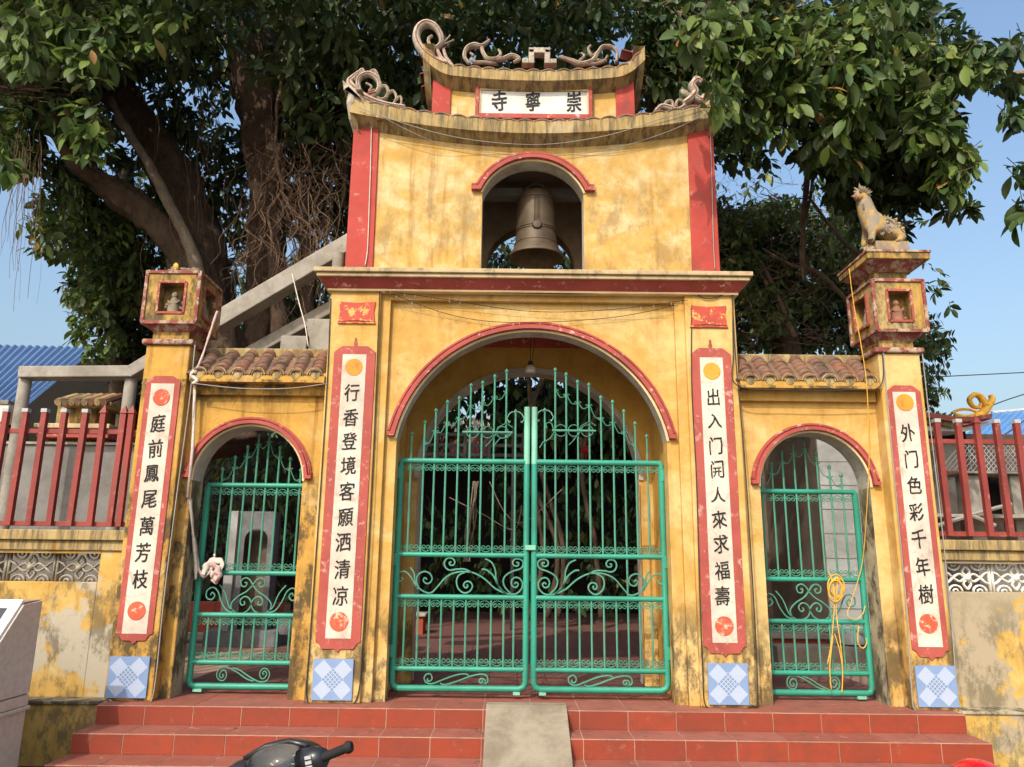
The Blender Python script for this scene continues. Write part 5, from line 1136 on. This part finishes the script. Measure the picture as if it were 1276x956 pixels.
def aroot(par,x0,y0,x1,y1,Y,r,wig=8,mat='rootm'):
    n=5; P=[(x0+(x1-x0)*k/n+(rq.uniform(-wig,wig) if 0<k<n else 0),y0+(y1-y0)*k/n,Y+rq.uniform(-.1,.1)) for k in range(n+1)]
    b=MB(); Q=catm([tuple(at(*p)) for p in P],4); b.tube(Q,[r*(1-.5*i/len(Q)) for i in range(len(Q))],5,cap=False); return b
for (x0,y0,x1,y1,r) in ((352,90,348,200,.035),(348,180,338,320,.04),(350,200,300,300,.025),(348,190,352,260,.035),(352,240,395,310,.03),(345,210,310,270,.022),(350,220,372,330,.026),(360,270,398,312,.018),(330,240,290,340,.02),(362,130,356,230,.025),
   (350,250,340,340,.02),(342,200,318,300,.016),(375,230,400,300,.018),(300,250,262,330,.018)):
    aroot(T1,x0,y0,x1,y1,4.0+rq.uniform(-.3,.3),r).build('aerial_root',M['rootm'],T1,smooth='all')
b=MB()
for k in range(230):      # the tangle of thin roots left of the tower
    x=rq.uniform(300,432); y=rq.uniform(170,330); L=rq.uniform(20,110); a=rq.gauss(0,.5); q=aroot(T1,x,y,x+math.sin(a)*L,y+abs(math.cos(a))*L,3.2+rq.uniform(0,1.5),rq.uniform(.003,.009),12); b.add(q.v,q.f)
for k in range(60):
    x=rq.uniform(150,430); y=rq.uniform(20,250); q=aroot(T1,x,y,x+rq.uniform(-10,10),y+rq.uniform(60,200),3.6+rq.uniform(0,1.5),rq.uniform(.003,.006),6); b.add(q.v,q.f)
for k in range(26):
    x=rq.choice((18,26,30,36,44,50,24))+rq.uniform(-4,4); y=rq.uniform(150,220); q=aroot(T1,x,y,x-8+rq.uniform(-12,4),y+rq.uniform(60,190),2.6,rq.uniform(.002,.005),4); b.add(q.v,q.f)
for k in range(40):
    x=rq.uniform(0,75); y=rq.uniform(85,130); q=aroot(T1,x,y,x+rq.uniform(20,70)*rq.choice((-1,1)),y+rq.uniform(-14,14),2.7,rq.uniform(.002,.006),8); b.add(q.v,q.f)
b.build('thin_roots',M['rootm'],T1,kind='stuff')
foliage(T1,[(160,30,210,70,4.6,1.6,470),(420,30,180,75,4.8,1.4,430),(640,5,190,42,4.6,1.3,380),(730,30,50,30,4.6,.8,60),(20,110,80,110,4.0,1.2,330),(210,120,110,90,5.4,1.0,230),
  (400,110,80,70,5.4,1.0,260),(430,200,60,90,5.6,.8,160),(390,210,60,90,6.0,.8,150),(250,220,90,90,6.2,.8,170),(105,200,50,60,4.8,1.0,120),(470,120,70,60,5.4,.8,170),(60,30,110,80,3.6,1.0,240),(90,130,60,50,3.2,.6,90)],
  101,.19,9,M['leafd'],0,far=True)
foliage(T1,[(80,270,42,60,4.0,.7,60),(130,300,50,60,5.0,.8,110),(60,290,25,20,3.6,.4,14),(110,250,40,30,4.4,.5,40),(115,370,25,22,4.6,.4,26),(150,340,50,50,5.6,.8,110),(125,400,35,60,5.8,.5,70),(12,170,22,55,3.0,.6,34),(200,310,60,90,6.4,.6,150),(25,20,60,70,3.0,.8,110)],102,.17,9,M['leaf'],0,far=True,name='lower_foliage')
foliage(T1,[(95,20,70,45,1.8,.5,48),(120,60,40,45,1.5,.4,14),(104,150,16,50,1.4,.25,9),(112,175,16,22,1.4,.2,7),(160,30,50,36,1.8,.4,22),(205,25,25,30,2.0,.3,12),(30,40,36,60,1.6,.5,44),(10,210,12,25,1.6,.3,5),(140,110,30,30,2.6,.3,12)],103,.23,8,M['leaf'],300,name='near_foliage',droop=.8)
foliage(T1,[(475,110,60,45,6.4,.6,150),(450,75,40,30,6.2,.5,60),(500,150,30,30,6.4,.5,60)],104,.13,10,M['leafy'],0,far=True,name='painted_sunlit_foliage')  # brighter leaf colour stands in for sunlight on these tufts
# -- second banyan behind the tower's right side
T2=root('banyan_tree',(1.4,4.2,-.02),'second banyan behind the bell tower with a long limb reaching right over the pillar statue','tree')
limb(T2,[(800,520,4.4),(812,400,4.4),(830,280,4.3),(835,180,4.2),(818,110,4.0),(822,60,3.9),(838,0,3.8),(850,-80,3.6)],[.42,.38,.32,.26,.2,.19,.17,.15],n=14,name='trunk')
limb(T2,[(832,210,4.1),(862,165,3.6),(886,158,3.2),(944,151,2.9),(1000,146,2.7),(1041,138,2.6),(1100,128,2.5),(1161,114,2.4),(1205,100,2.3),(1276,92,2.2),(1340,84,2.1)],[.16,.12,.085,.075,.07,.068,.062,.055,.055,.05,.04],'barkpale',n=10)
limb(T2,[(835,190,4.0),(868,130,3.6),(887,75,3.4),(905,35,3.3),(928,-20,3.2)],[.14,.12,.11,.11,.10],'bark',n=10)
limb(T2,[(1260,60,2.2),(1228,78,2.25),(1205,84,2.3),(1180,100,2.3)],[.015,.02,.02,.012],'barkpale',n=6)
limb(T2,[(1030,-20,2.6),(1046,10,2.5),(1056,32,2.4)],[.04,.035,.025],'barkpale',n=7)
limb(T2,[(992,0,2.6),(996,30,2.5),(998,60,2.5)],[.025,.02,.02],'barkpale',n=6)
limb(T2,[(1000,140,3.4),(1006,210,3.5),(1002,260,3.5),(1000,330,3.5)],[.05,.045,.04,.03],'rootm',n=7,name='aerial_root')
limb(T2,[(1012,150,3.4),(1012,230,3.5),(998,300,3.5),(1001,350,3.5)],[.03,.025,.02,.015],'rootm',n=6,name='aerial_root')
limb(T2,[(913,0,3.0),(916,50,3.0)],[.02,.012],'rootm',n=5,name='aerial_root')
foliage(T2,[(940,40,90,60,2.6,.7,170),(960,110,80,50,2.2,.6,130),(1060,60,90,70,2.4,.8,210),(1080,150,90,60,2.4,.8,150),(1050,190,60,42,2.4,.6,80),(1120,225,50,40,2.6,.6,70),(1085,262,30,26,3.0,.5,26),(1160,235,34,24,2.5,.5,22),(1105,285,26,16,3.0,.4,10),(1195,262,14,14,2.2,.3,5),(1060,235,30,24,3.2,.4,24),(1170,180,28,60,2.2,.5,90),
  (1150,60,60,50,2.4,.6,100),(900,160,36,34,2.6,.5,36),(880,90,40,60,3.0,.5,80),(830,60,40,50,3.6,.6,70),(850,20,60,40,3.6,.6,110),(1200,80,60,30,2.3,.4,60),(1110,10,60,20,2.6,.5,40),(930,196,24,10,2.4,.3,6)],
  201,.2,9,M['leafd'],0,name='foliage',far=True)
foliage(T2,[(905,40,36,46,.4,.35,24),(902,115,14,40,.1,.25,9),(872,46,20,28,-.8,.25,9),(893,130,6,16,-.5,.1,3),(930,70,60,45,.6,.5,44),(1000,70,60,60,.9,.5,60),(960,140,55,36,.8,.4,36),(1060,110,60,60,1.1,.5,60),(1090,40,60,40,1.2,.5,44),(1130,80,50,40,1.4,.4,34),(1050,180,50,36,1.3,.4,30),(1150,150,36,50,1.4,.4,36),
  (1190,200,26,50,1.3,.3,26),(1170,80,45,26,1.5,.3,24),(1210,90,40,16,1.6,.3,12),(905,60,30,30,.2,.2,12)],202,.215,9,M['leaf'],300,name='near_foliage',droop=.75)
foliage(T2,[(1258,60,26,14,1.4,.3,8),(1262,150,14,20,1.4,.3,8),(1270,215,10,14,1.4,.2,4),(1274,265,8,16,1.4,.2,4),(1260,105,20,12,1.6,.2,5)],203,.22,8,M['leafd'],0,name='outer_foliage',droop=.8)
# foliage over the courtyard and above the picture, added to shade trunks and court
rsx=np.random.RandomState(5)
cc=np.stack([rsx.uniform(-9,9,2400),rsx.uniform(5.0,16,2400),rsx.uniform(6.4,9.8,2400)],1)
c2=np.stack([rsx.uniform(-9,3,1500),rsx.uniform(.3,4.5,1500),rsx.uniform(8.6,10.6,1500)],1); c2=c2[c2[:,2]>8.2+.12*c2[:,1]]
cc=cc[~((cc[:,0]>3)&(cc[:,1]<8))]; c4=np.stack([rsx.uniform(-4,3.5,420),rsx.uniform(2.6,5.4,420),rsx.uniform(7.6,9.2,420)],1); cc=np.concatenate([cc,c2[c2[:,0]<1.2],c4])
foliage(T1,cc,105,.22,9,M['leafd'],0,far=True,name='shading_foliage',L=.5)
# -- smaller ivy-clad tree behind the concrete frame on the left
T3=root('ivy_clad_tree',tuple(at(150,620,6.6)),'slim ivy-clad tree behind the concrete frame, just left of the left lantern','tree')
limb(T3,[(158,640,6.6),(153,500,6.6),(150,400,6.6),(154,300,6.6),(158,200,6.6)],[.22,.18,.17,.15,.12],'bark',n=10,name='trunk')
foliage(T3,[(150,360,42,90,6.5,.6,190),(112,360,34,26,6.2,.4,36),(130,300,40,50,6.5,.6,70),(165,450,30,50,6.7,.4,60),(185,400,30,60,7.2,.5,80),(90,370,14,14,6.2,.3,8)],301,.15,9,M['leafd'],0,far=True)
# -- creeper covered tree behind the right side roof
T4=root('creeper_covered_tree',tuple(at(970,560,6.2)),'bushy tree smothered in dry creeper stems behind the right side arch roof','tree')
limb(T4,[(985,640,6.2),(980,480,6.2),(975,360,6.2),(985,280,6.2)],[.3,.25,.2,.12],'bark',n=10,name='trunk')
for pts in ([(1085,330,4.0),(1050,300,4.1),(1020,262,4.2),(1000,235,4.2)],[(990,420,4.8),(960,350,4.9),(925,290,5),(905,250,5)],[(1060,380,4.4),(1020,340,4.5),(985,330,4.6),(950,310,4.7)]): limb(T4,pts,[.04,.03,.025,.015],'rootm',n=6,name='dead_branch')
b=MB()
for k in range(240):
    x=rq.uniform(895,1085); y=rq.uniform(245,440); L=rq.uniform(14,60); a=rq.uniform(-3.1,3.1); q=aroot(T4,x,y,x+math.sin(a)*L,y+math.cos(a)*L,4.6+rq.uniform(-.4,1.2),rq.uniform(.003,.008),9); b.add(q.v,q.f)
for k in range(30):
    x=rq.uniform(895,1000); y=rq.uniform(215,260); L=rq.uniform(14,40); a=rq.uniform(-3.1,3.1); q=aroot(T4,x,y,x+math.sin(a)*L,y+math.cos(a)*L,5.0,rq.uniform(.002,.004),6); b.add(q.v,q.f)
b.build('dry_creeper',M['rootm'],T4,kind='stuff')
foliage(T4,[(940,300,60,50,6.0,.8,190),(1010,330,70,70,6.2,.8,260),(930,370,50,70,6.2,.7,200),(1060,320,36,60,6.4,.6,120),(900,290,16,40,6.0,.4,50),(1000,400,80,40,6.6,.6,220),(1070,400,30,50,6.6,.5,90)],401,.16,9,M['leafd'],0,far=True)
foliage(T4,[(925,280,44,22,5.2,.5,80),(985,262,34,16,5.2,.4,36),(920,325,30,50,5.0,.4,70),(960,380,50,40,5.0,.4,50),(1040,300,36,40,5.2,.4,36),(1100,230,30,12,4,.4,10)],402,.13,9,M['leafy'],0,far=True,name='painted_sunlit_foliage')  # sunlight on this layer is put into its lighter leaf colour
# -- feathery tree right of the right pillar
T5=root('feathery_tree',tuple(at(1130,640,5.2)),'thin tree with feathery compound leaves just right of the right pillar','tree')
limb(T5,[(1128,640,5.2),(1132,520,5.2),(1138,450,5.2),(1142,400,5.2)],[.06,.05,.04,.02],'bark',n=7,name='trunk')
rs=np.random.RandomState(8); P=[];D=[]
for k in range(26):
    x0,y0=1140+rs.uniform(-8,4),380+rs.uniform(0,140); x1,y1=x0+rs.uniform(14,44),y0+rs.uniform(-14,20); Y=5.2+rs.uniform(-.3,.3)
    a=np.array(at(x0,y0,Y)); c=np.array(at(x1,y1,Y))
    for t in np.linspace(.1,1,11):
        for sg in (1,-1):
            P.append(a+(c-a)*t-np.array([0,0,.06*t*t])); e=(c-a)/np.linalg.norm(c-a); D.append(e*.5+np.array([-e[2],rs.uniform(-.3,.3),e[0]])*sg+np.array([0,0,-.25]))
leafmesh('foliage',np.array(P),np.array(D),np.full(len(P),.13),M['leafd'],T5,rs,True)
# -- low dark shrubs and hanging creepers in the courtyard
T6=root('courtyard_thicket',(0,9,-.02),'dark thicket of creepers and shrubs at the back of the shaded courtyard','shrubs')
rsx=np.random.RandomState(6); cc=np.stack([rsx.uniform(-9,9,1500),rsx.uniform(8.6,11.5,1500),rsx.uniform(.3,6.6,1500)],1)
keep=~((np.abs(cc[:,0]+1.75)<1.15)&(cc[:,2]>2.45)&(cc[:,2]<3.7)); cc=cc[keep]
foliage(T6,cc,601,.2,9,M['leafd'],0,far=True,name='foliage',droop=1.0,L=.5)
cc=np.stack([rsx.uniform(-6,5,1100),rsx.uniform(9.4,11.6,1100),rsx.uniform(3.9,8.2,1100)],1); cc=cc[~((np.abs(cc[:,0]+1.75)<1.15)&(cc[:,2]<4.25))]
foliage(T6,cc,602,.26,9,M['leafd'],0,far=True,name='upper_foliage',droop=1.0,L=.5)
for k in range(4):
    x=rq.uniform(500,800); limb(T6,[(x,770,8),(x+rq.uniform(-20,20),680,8),(x+rq.uniform(-30,30),560,8),(x+rq.uniform(-40,40),440,8)],[.06,.05,.05,.04],'bark',n=6,name='stem')
b=MB()
for k in range(5): q=aroot(T6,590+k*1.5,600,578+k*2,700,5.0,.012,3); b.add(q.v,q.f)
b.build('dry_roots',M['barkpale'],T6,kind='stuff')
for c_ in ([(560,620,5),(600,640,5),(640,660,5.2),(650,630,5.3)],[(610,600,5),(630,640,5),(655,650,5),(700,610,5.2)],[(480,600,5),(520,630,5)]): 
    P=catm([tuple(at(*p)) for p in c_],6); MB().tube(P,.008,5).build('hanging_vine',M['barkpale'],T6)
# ------------------------------------------------------------ concrete stair to the bell tower and frame on the left
r0=root('concrete_stair_frame',(-4.6,1.6,-.02),'bare grey concrete stair frame climbing from the left, behind the gate, to the bell tower','staircase')
def beam(pa,pb,h,d,name='beam',mat='conc'):
    a,c=at(*pa),at(*pb); t=(c-a).normalized(); n_=Vector((-t.z,0,t.x)); b=MB()
    vs=[a-n_*h/2,c-n_*h/2,c+n_*h/2,a+n_*h/2]; b.add([(p.x,p.y,p.z) for p in vs]+[(p.x,p.y+d,p.z) for p in vs],[(0,1,2,3),(7,6,5,4),(0,1,5,4),(1,2,6,5),(2,3,7,6),(3,0,4,7)]); return b.build(name,M[mat],r0,bevel=.012)
beam((22,463,1.6),(163,462,1.6),.135,.22); beam((158,464,1.602),(272,395,1.602),.14,.22); beam((262,402,1.55),(452,290,1.55),.20,.24,'stringer'); beam((308,440,1.9),(430,372,1.9),.15,.22,'stringer')
for px,pb in (((31,470),(17,600)),((163,470),(146,600))):
    a,c=at(*px,1.7),at(*pb,1.7); b=MB(); b.tube([(a.x,1.72,a.z),(a.x,1.72,-.02)],.07,16); b.build('column',M['conc'],r0,smooth=True)
a=at(421,330,1.3); MB().tube([(a.x,1.3,3.9),(a.x,1.3,a.z+.14)],.065,14).build('pipe_stub',M['conc'],r0,smooth=True)
for x0,x1,y0,y1 in ((350,385,418,440),(383,412,397,440)):
    a,c=at(x0,y0,1.2),at(x1,y1,1.2); MB().box(a.x,c.x,1.2,1.7,c.z,a.z).build('stair_block',M['conc'],r0,bevel=.01)
for k in range(0):
    t=k/13; a=at(262+190*t,402-112*t,1.9); MB().box(a.x-.11,a.x+.14,1.8,2.9,a.z-.06,a.z+.03).build('step',M['conc'],r0)
wire('rope',W((364,341,1.5),(372,375,1.4),(380,405,1.2),(384,432,1.15)),.007,M['clothw'],'thin pale rope hanging from the stair stringer down to the left side roof','rope')
# ------------------------------------------------------------ neighbours on the left
def corrugated(name,pts,mat,parent,n,amp=.03,along=None):
    """sheet between eave line a-b and ridge line d-c with ribs running from eave to ridge"""
    a,b_,c,d=[Vector(p) for p in pts]; vs=[];N_=n*4; nrm=(b_-a).cross(d-a).normalized()
    for i in range(N_+1):
        t=i/N_; o=nrm*(amp if (i%4) in (1,2) else 0); vs+=[tuple(a.lerp(b_,t)+o),tuple(d.lerp(c,t)+o)]
    q=MB(); q.add(vs,[(2*i,2*i+2,2*i+3,2*i+1) for i in range(N_)]); return q.build(name,mat,parent)
r0=root('blue_roofed_shed',(-11.5,10,-.02),'shed with a blue corrugated sheet roof behind the fence at the far left','shed')
A=at(-130,640,7.2); B_=at(12,525,7.2); C_=at(122,430,10.5); D_=at(-130,424,10.5)
corrugated('roof_sheet',[at(-300,560,7.6),at(8,527,7.6),at(119,434,10.4),at(-200,427,10.4)],M['blueroof'],r0,34,.05)
MB().tube([at(8,527,7.58),at(119,434,10.38)],.06,6).build('verge_trim',M['blueroof'],r0)
MB().box(-20,at(20,520,8.2).x,8.2,10.3,-.05,at(20,527,8.2).z-.1).build('shed_wall',M['concgrey'],r0)
b=MB(); b.poly([(at(x,y,8.0).x,at(x,y,8.0).z) for x,y in ((6,531),(105,447),(168,447),(168,660),(6,660))],8.0,8.3); b.build('painted_shade_side',M['shadeblack'],r0)  # near-black side wall with its shade painted on
r0=root('cement_wall',(-5,2.4,-.02),'dull grey cement wall behind the left railing','wall')
a,c=at(-200,551,2.4),at(160,551,2.4); MB().box(a.x,c.x+.3,2.4,2.6,-.05,a.z).build('wall_panel',M['concgrey'],r0); MB().box(a.x,c.x+.3,2.37,2.63,a.z,a.z+.03).build('wall_cap',M['conc'],r0)
r0=root('little_shrine',(-5.6,3,-.02),'small shrine with a ragged yellow tiled roof behind the left railing','shrine')
def bx(parent,name,mat,x0,y0,x1,y1,Y,d,bev=.01):
    a,c=at(x0,y0,Y),at(x1,y1,Y); return MB().box(a.x,c.x,Y,Y+d,c.z,a.z).build(name,M[mat],parent,bevel=bev)
bx(r0,'body','yellow_lantern',72,505,118,535,2.95,.5); bx(r0,'lower_roof','red',46,534,134,546,2.8,.7); bx(r0,'lower_edge','cornice',42,527,136,534,2.75,.8); bx(r0,'base','yellow_lantern',60,546,125,640,3.0,.5)
for k in range(8):
    a=at(77+k*8,499,2.8); MB().tube([(a.x,2.72,a.z-.04),(a.x+.02,3.1,a.z+.12)],[.05,.045],7).build('roof_tile',M['fascia'] if k%2==0 else M['roof'],r0)
bx(r0,'roof_slab','fascia',73,500,138,506,2.78,.6)
r0=root('white_meter_box',(-6.5,2.8,2.5),'white meter box at the left edge behind the railing','box'); bx(r0,'box_body','lampw',-12,503,8,526,2.3,.2); bx(r0,'box_lid','concgrey',-14,498,10,504,2.28,.24)
# ------------------------------------------------------------ neighbours on the right
r0=root('small_temple',(6.8,5.2,-.02),'small temple with upswept red roof edge and bright yellow scroll, right of the gateway','temple')
def strip(name,mat,top,bot,Y,d):
    n=len(top); b=MB(); T_=[at(x,y,Y) for x,y in top]; Bt=[at(x,y,Y) for x,y in bot]; vs=[]
    for p,q in zip(T_,Bt): vs+=[(p.x,Y,p.z),(q.x,Y,q.z),(q.x,Y+d,q.z),(p.x,Y+d,p.z)]
    fs=[(4*i+k,4*i+4+k,4*i+4+(k+1)%4,4*i+(k+1)%4) for i in range(n-1) for k in range(4)]+[(0,1,2,3),(4*n-1,4*n-2,4*n-3,4*n-4)]
    b.add(vs,fs); return b.build(name,M[mat],r0,bevel=.01)
xs=[1120,1160,1190,1215,1237]
strip('roof_edge','roofred',list(zip(xs,(512,514,519,519,515))),list(zip(xs,(519,521,526,525,520))),5.0,.9)
strip('roof_edge','red',list(zip(xs,(519.5,521.5,526.5,525.5,520.5))),list(zip(xs,(526,528,532,528,522))),5.05,.8)
strip('eave_board','lampw',[(1120,528),(1160,530),(1200,532),(1237,524)],[(1120,534),(1160,537),(1200,538),(1237,528)],5.15,.5)
b=MB(); Pp=[(1188,516),(1196,512),(1210,512),(1224,516)]
scroll(b,b,[(1186,515),(1194,511),(1204,510),(1214,512),(1222,517)],.03,.03,5.1,line=False); scroll(b,b,[(1190,518),(1204,521),(1220,518),(1230,508),(1236,498),(1234,492)],.06,.04,5.1,line=False,mid=.09)
scroll(b,b,[(1228,506),(1222,495),(1214,492),(1208,498),(1212,506),(1220,508),(1222,503)],.07,.03,5.1,line=False); b.build('roof_scroll',M['ornyel'],r0,smooth='all')
bx(r0,'painted_eave_shade','shadeblack',1120,536,1205,551,5.6,.4); bx(r0,'temple_wall','conc',1120,551,1206,640,5.6,.3)  # near-black box painted as the shade under the eave
bx(r0,'gable_post','conc',1206,552,1212,590,5.5,.1); bx(r0,'red_beam','red',1168,586,1195,590,5.45,.1)
r1=root('concrete_shed',(7,4.5,-.02),'half open concrete shed with wire mesh openings behind the right railing','shed')
bx(r1,'lintel','conc',1195,587,1300,591,4.6,.5); bx(r1,'back_wall','brownwall',1160,540,1300,680,5.9,.1)
for x0,x1,y0,y1 in ((1203,1232,592,680),(1258,1290,592,680),(1165,1180,560,680)): bx(r1,'pillar','conc',x0,y0,x1,y1,4.7,.3)
bx(r1,'painted_dark_opening','shadeblack',1232,592,1258,640,5.2,.1); bx(r1,'slab','conc',1160,640,1300,646,4.3,.7)  # opening is a near-black box painted as unlit depth
b=MB()
for k in range(26):
    x=1196+k*6; 
    for sg in (1,-1):
        a,c=at(x,555,4.7),at(x+sg*26,587,4.7); b.tube([a,c],.006,3,cap=False)
b.build('wire_mesh',M['capgrey'],r1,kind='stuff')
beamx=[((1168,655,4.2),(1215,640,4.2)),((1215,640,4.2),(1260,628,4.2)),((1205,640,4.2),(1240,655,4.2))]
for a,c in beamx:
    A_,C2=at(*a),at(*c); MB().tube([A_,C2],.03,6).build('bamboo_pole',M['conc'],r1)
r0=root('blue_roofed_house',(12.5,12,-.02),'house with a bright blue corrugated roof at the right edge','house')
corrugated('roof_sheet',[at(1185,556,9.5),at(1420,536,9.5),at(1420,500,12.2),at(1236,516,12.2)],M['blueroof2'],r0,22,.05)
MB().tube([at(1236,515,12.2),at(1420,499,12.2)],.06,6).build('ridge_cap',M['capgrey'],r0)
a=at(1200,552,10.2); MB().box(a.x,a.x+8,10.2,12,-.05,a.z-.15).build('house_wall',M['concgrey'],r0)
for lab,p in (('thin power line crossing the sky low at the right, touching the right pillar',W((1120,472,9),(1200,468,9.5),(1300,463,10))),('upper of two slanting power lines over the bright blue roof',W((1215,515,9),(1250,500,9),(1300,484,9))),('lower of two slanting power lines over the bright blue roof',W((1240,548,8),(1262,535,8),(1300,505,8)))):
    wire('power_line',p,.012,M['wire'],lab,'power line')
# ------------------------------------------------------------ things in the courtyard
r0=root('grey_tiled_house',(5,3.6,-.02),'grey tiled house corner with a barred brown side wall seen through the right side arch','house')
xc=at(1022,600,3.4).x; 
MB().box(xc,xc+.8,3.4,8,-.05,3.0).build('front_wall',M['wallgrey'],r0)
b=MB()
for k in range(9): b.box(xc-.001,xc+.8,3.394,3.399,.0+.32*k,.008+.32*k)
b.build('tile_joint',M['concgrey'],r0)
MB().box(xc-.012,xc-.001,3.42,8,-.05,3.0).build('side_wall',M['brownwall'],r0)
MB().box(xc-1.9,xc-.02,5.6,5.8,-.05,3.0).build('rear_wall',M['brownwall'],r0)
w_=MB().box(xc-1.35,xc-.45,5.55,5.6,1.0,2.75).build('barred_window',M['shadeblack'],r0)  # window box painted near-black for the unlit room behind
for k in range(4): MB().box(xc-1.38+.3*k,xc-1.30+.3*k,5.50,5.56,.95,2.8).build('window_post',M['conc'],w_)
for z in (.95,1.28,2.75): MB().box(xc-1.4,xc-.4,5.49,5.55,z,z+.06).build('window_rail',M['conc'],w_)
r0=root('planter_bench',(3.2,3.6,0),'low red tiled planter bench inside the right side gate','planter')
MB().box(2.3,3.75,3.0,3.35,-.03,.30).build('planter_body',M['planter'],r0,bevel=.01); MB().box(2.25,3.8,2.95,3.4,.30,.36).build('planter_cap',M['curb'],r0,bevel=.01)
MB().box(3.0,4.5,2.6,2.95,-.03,.25).build('planter_body',M['curb'],r0,bevel=.01)
r0=root('white_helmet',(4.0,2.9,.4),'pale rounded helmet resting inside behind the right side gate','helmet'); p=at(1060,800,2.8); MB().ell((p.x,2.8,p.z),(.15,.16,.13),16,10).build('shell',M['lampw'],r0,smooth='all'); MB().tube([(p.x+.15*math.cos(a),2.8+.16*math.sin(a),p.z-.03) for a in np.linspace(0,6.283,18)],.01,5).build('rim_trim',M['rub'],r0)
r0=root('red_tiled_planter',(-4.4,5.6,-.02),'long red tiled planter with a pale kerb inside the left side gate','planter')
a,c=at(225,764,5.4),at(352,790,5.4)
for k in range(6):
    x0=a.x+(c.x-a.x)*k/6; x1=a.x+(c.x-a.x)*(k+1)/6-.01; MB().box(x0,x1,5.4,5.75,.08,.52).build('red_tile',M['planter'],r0)
MB().box(a.x-.1,c.x+.1,5.25,5.85,-.03,.08).build('kerb',M['curb'],r0,bevel=.01); MB().box(a.x,c.x,5.42,5.74,.0,.5).build('planter_core',M['curb'],r0)
r0=root('red_planter_box',(-1.9,6.6,-.02),'small square red planter just inside the left of the big gate','planter')
a,c=at(492,768,6.5),at(527,790,6.5); MB().box(a.x-.3,c.x,6.5,6.9,-.03,a.z).build('planter_box_body',M['planter'],r0,bevel=.01); MB().box(a.x-.35,c.x+.04,6.45,6.95,a.z,a.z+.05).build('planter_rim',M['curb'],r0,bevel=.01)
r0=root('arched_stone_slab',(-4.1,4.5,0),'pale grey stone slab with an arched niche standing inside the left side gate','memorial stone')
a,c=at(288,637,4.5),at(330,640,4.5); x0,x1=a.x,c.x+.15; zt=a.z; mx=(x0+x1)/2+.08
b=MB(); ar=arcpts(mx,zt-.42,.17,math.pi,0,15); arch_wall(b,x0,x1,.2,zt,ar,4.5,4.8); b.v=b.v; b.build('slab_body',M['stonegrey'],r0); MB().box(x0,x1,4.78,4.84,.2,zt-.02).build('slab_back',M['brownwall'],r0); MB().box(x0-.2,x1+.2,4.4,5.0,-.03,.2).build('slab_foot',M['stonegrey'],r0,bevel=.01)
MB().box(x0-.0,x0+.13,4.44,4.5,.2,zt).build('slab_edge',M['wallgrey'],r0)
r0=root('patterned_pot',tuple(at(355,765,4.2)),'white and grey patterned glazed pot inside the left side gate','pot'); p=at(357,790,4.2); MB().lathe([(0,0),(.1,0),(.13,.1),(.12,.24),(.135,.26),(.12,.27),(0,.25)],p,18).build('pot_body',M['stonegrey'],r0,smooth=True)
r0=root('pergola_frame',(-1.7,7.4,-.02),'black steel grid frame in the courtyard, seen high through the big gate','frame')
b=MB(); 
for y in (543,556,568): a,c=at(522,y-2,7.4),at(652,y,7.4); b.box(a.x,c.x,7.4,7.45,a.z-.03,a.z+.03)
b.build('cross_bar',M['steelblk'],r0)
for x in (528,545,580,610,640): a=at(x,540,7.4); MB().box(a.x-.03,a.x+.03,7.38,7.46,-.03 if x in (528,640) else a.z-.7,a.z+.1).build('upright',M['steelblk'],r0)
r0=root('temple_hall',(-3.4,15,-.02),'far white hall with a terracotta tiled roof, glimpsed high through the big gate','hall')
a,c=at(520,520,15),at(620,600,15)
MB().box(a.x-2,c.x+.5,15,18,-.05,at(560,520,15).z).build('hall_wall',M['plate'],r0)
b1=at(500,548,14.2); b2=at(612,548,14.2)
for k in range(16):
    x=b1.x+(b2.x-b1.x)*k/15; MB().tube([(x,13.6,at(560,574,13.6).z),(x,14.95,at(560,546,14.9).z)],.11,6).build('roof_tile',M['roofred'],r0)
MB().polyx([(13.6,at(560,576,13.6).z),(14.95,at(560,548,14.9).z),(14.95,at(560,556,14.9).z),(13.6,at(560,580,13.6).z)],b1.x-.2,b2.x+.2).build('roof_deck',M['roofred'],r0)
r0=root('dark_backdrop',(3.5,12.5,-.02),'added near-black wall painted as deep shade at the back of the courtyard, behind the thicket','hall')
MB().box(-.75,9,12.5,12.8,-.05,5.6).build('front',M['shadeblack'],r0); MB().box(-2.75,-.751,12.5,12.8,-.05,at(560,577,12.5).z).build('low_shade_wall',M['shadeblack'],r0)  # near-black walls added to darken the back of the courtyard
r0=root('left_dark_backdrop',(-7.5,12.5,-.02),'added near-black wall painted as deep shade, seen through the left side arch','backdrop')
MB().box(-13,-2.75,12.5,12.8,-.05,4.2).build('front',M['shadeblack'],r0)  # added sheet; the darkness behind the left arch is its paint
# far tree line closing the view
T7=root('far_tree_row',(0,24,-.02),'distant row of dark green trees beyond the courtyard','trees')
rsx=np.random.RandomState(16); cc=np.stack([rsx.uniform(-15,15,1800),rsx.uniform(19,23,1800),rsx.uniform(.2,6.0,1800)],1)
cc=cc[~((np.abs(cc[:,0]+3.2)<2.3)&(cc[:,2]>3.0))]; foliage(T7,cc,701,.34,8,M['leafd'],0,far=True,L=.7)
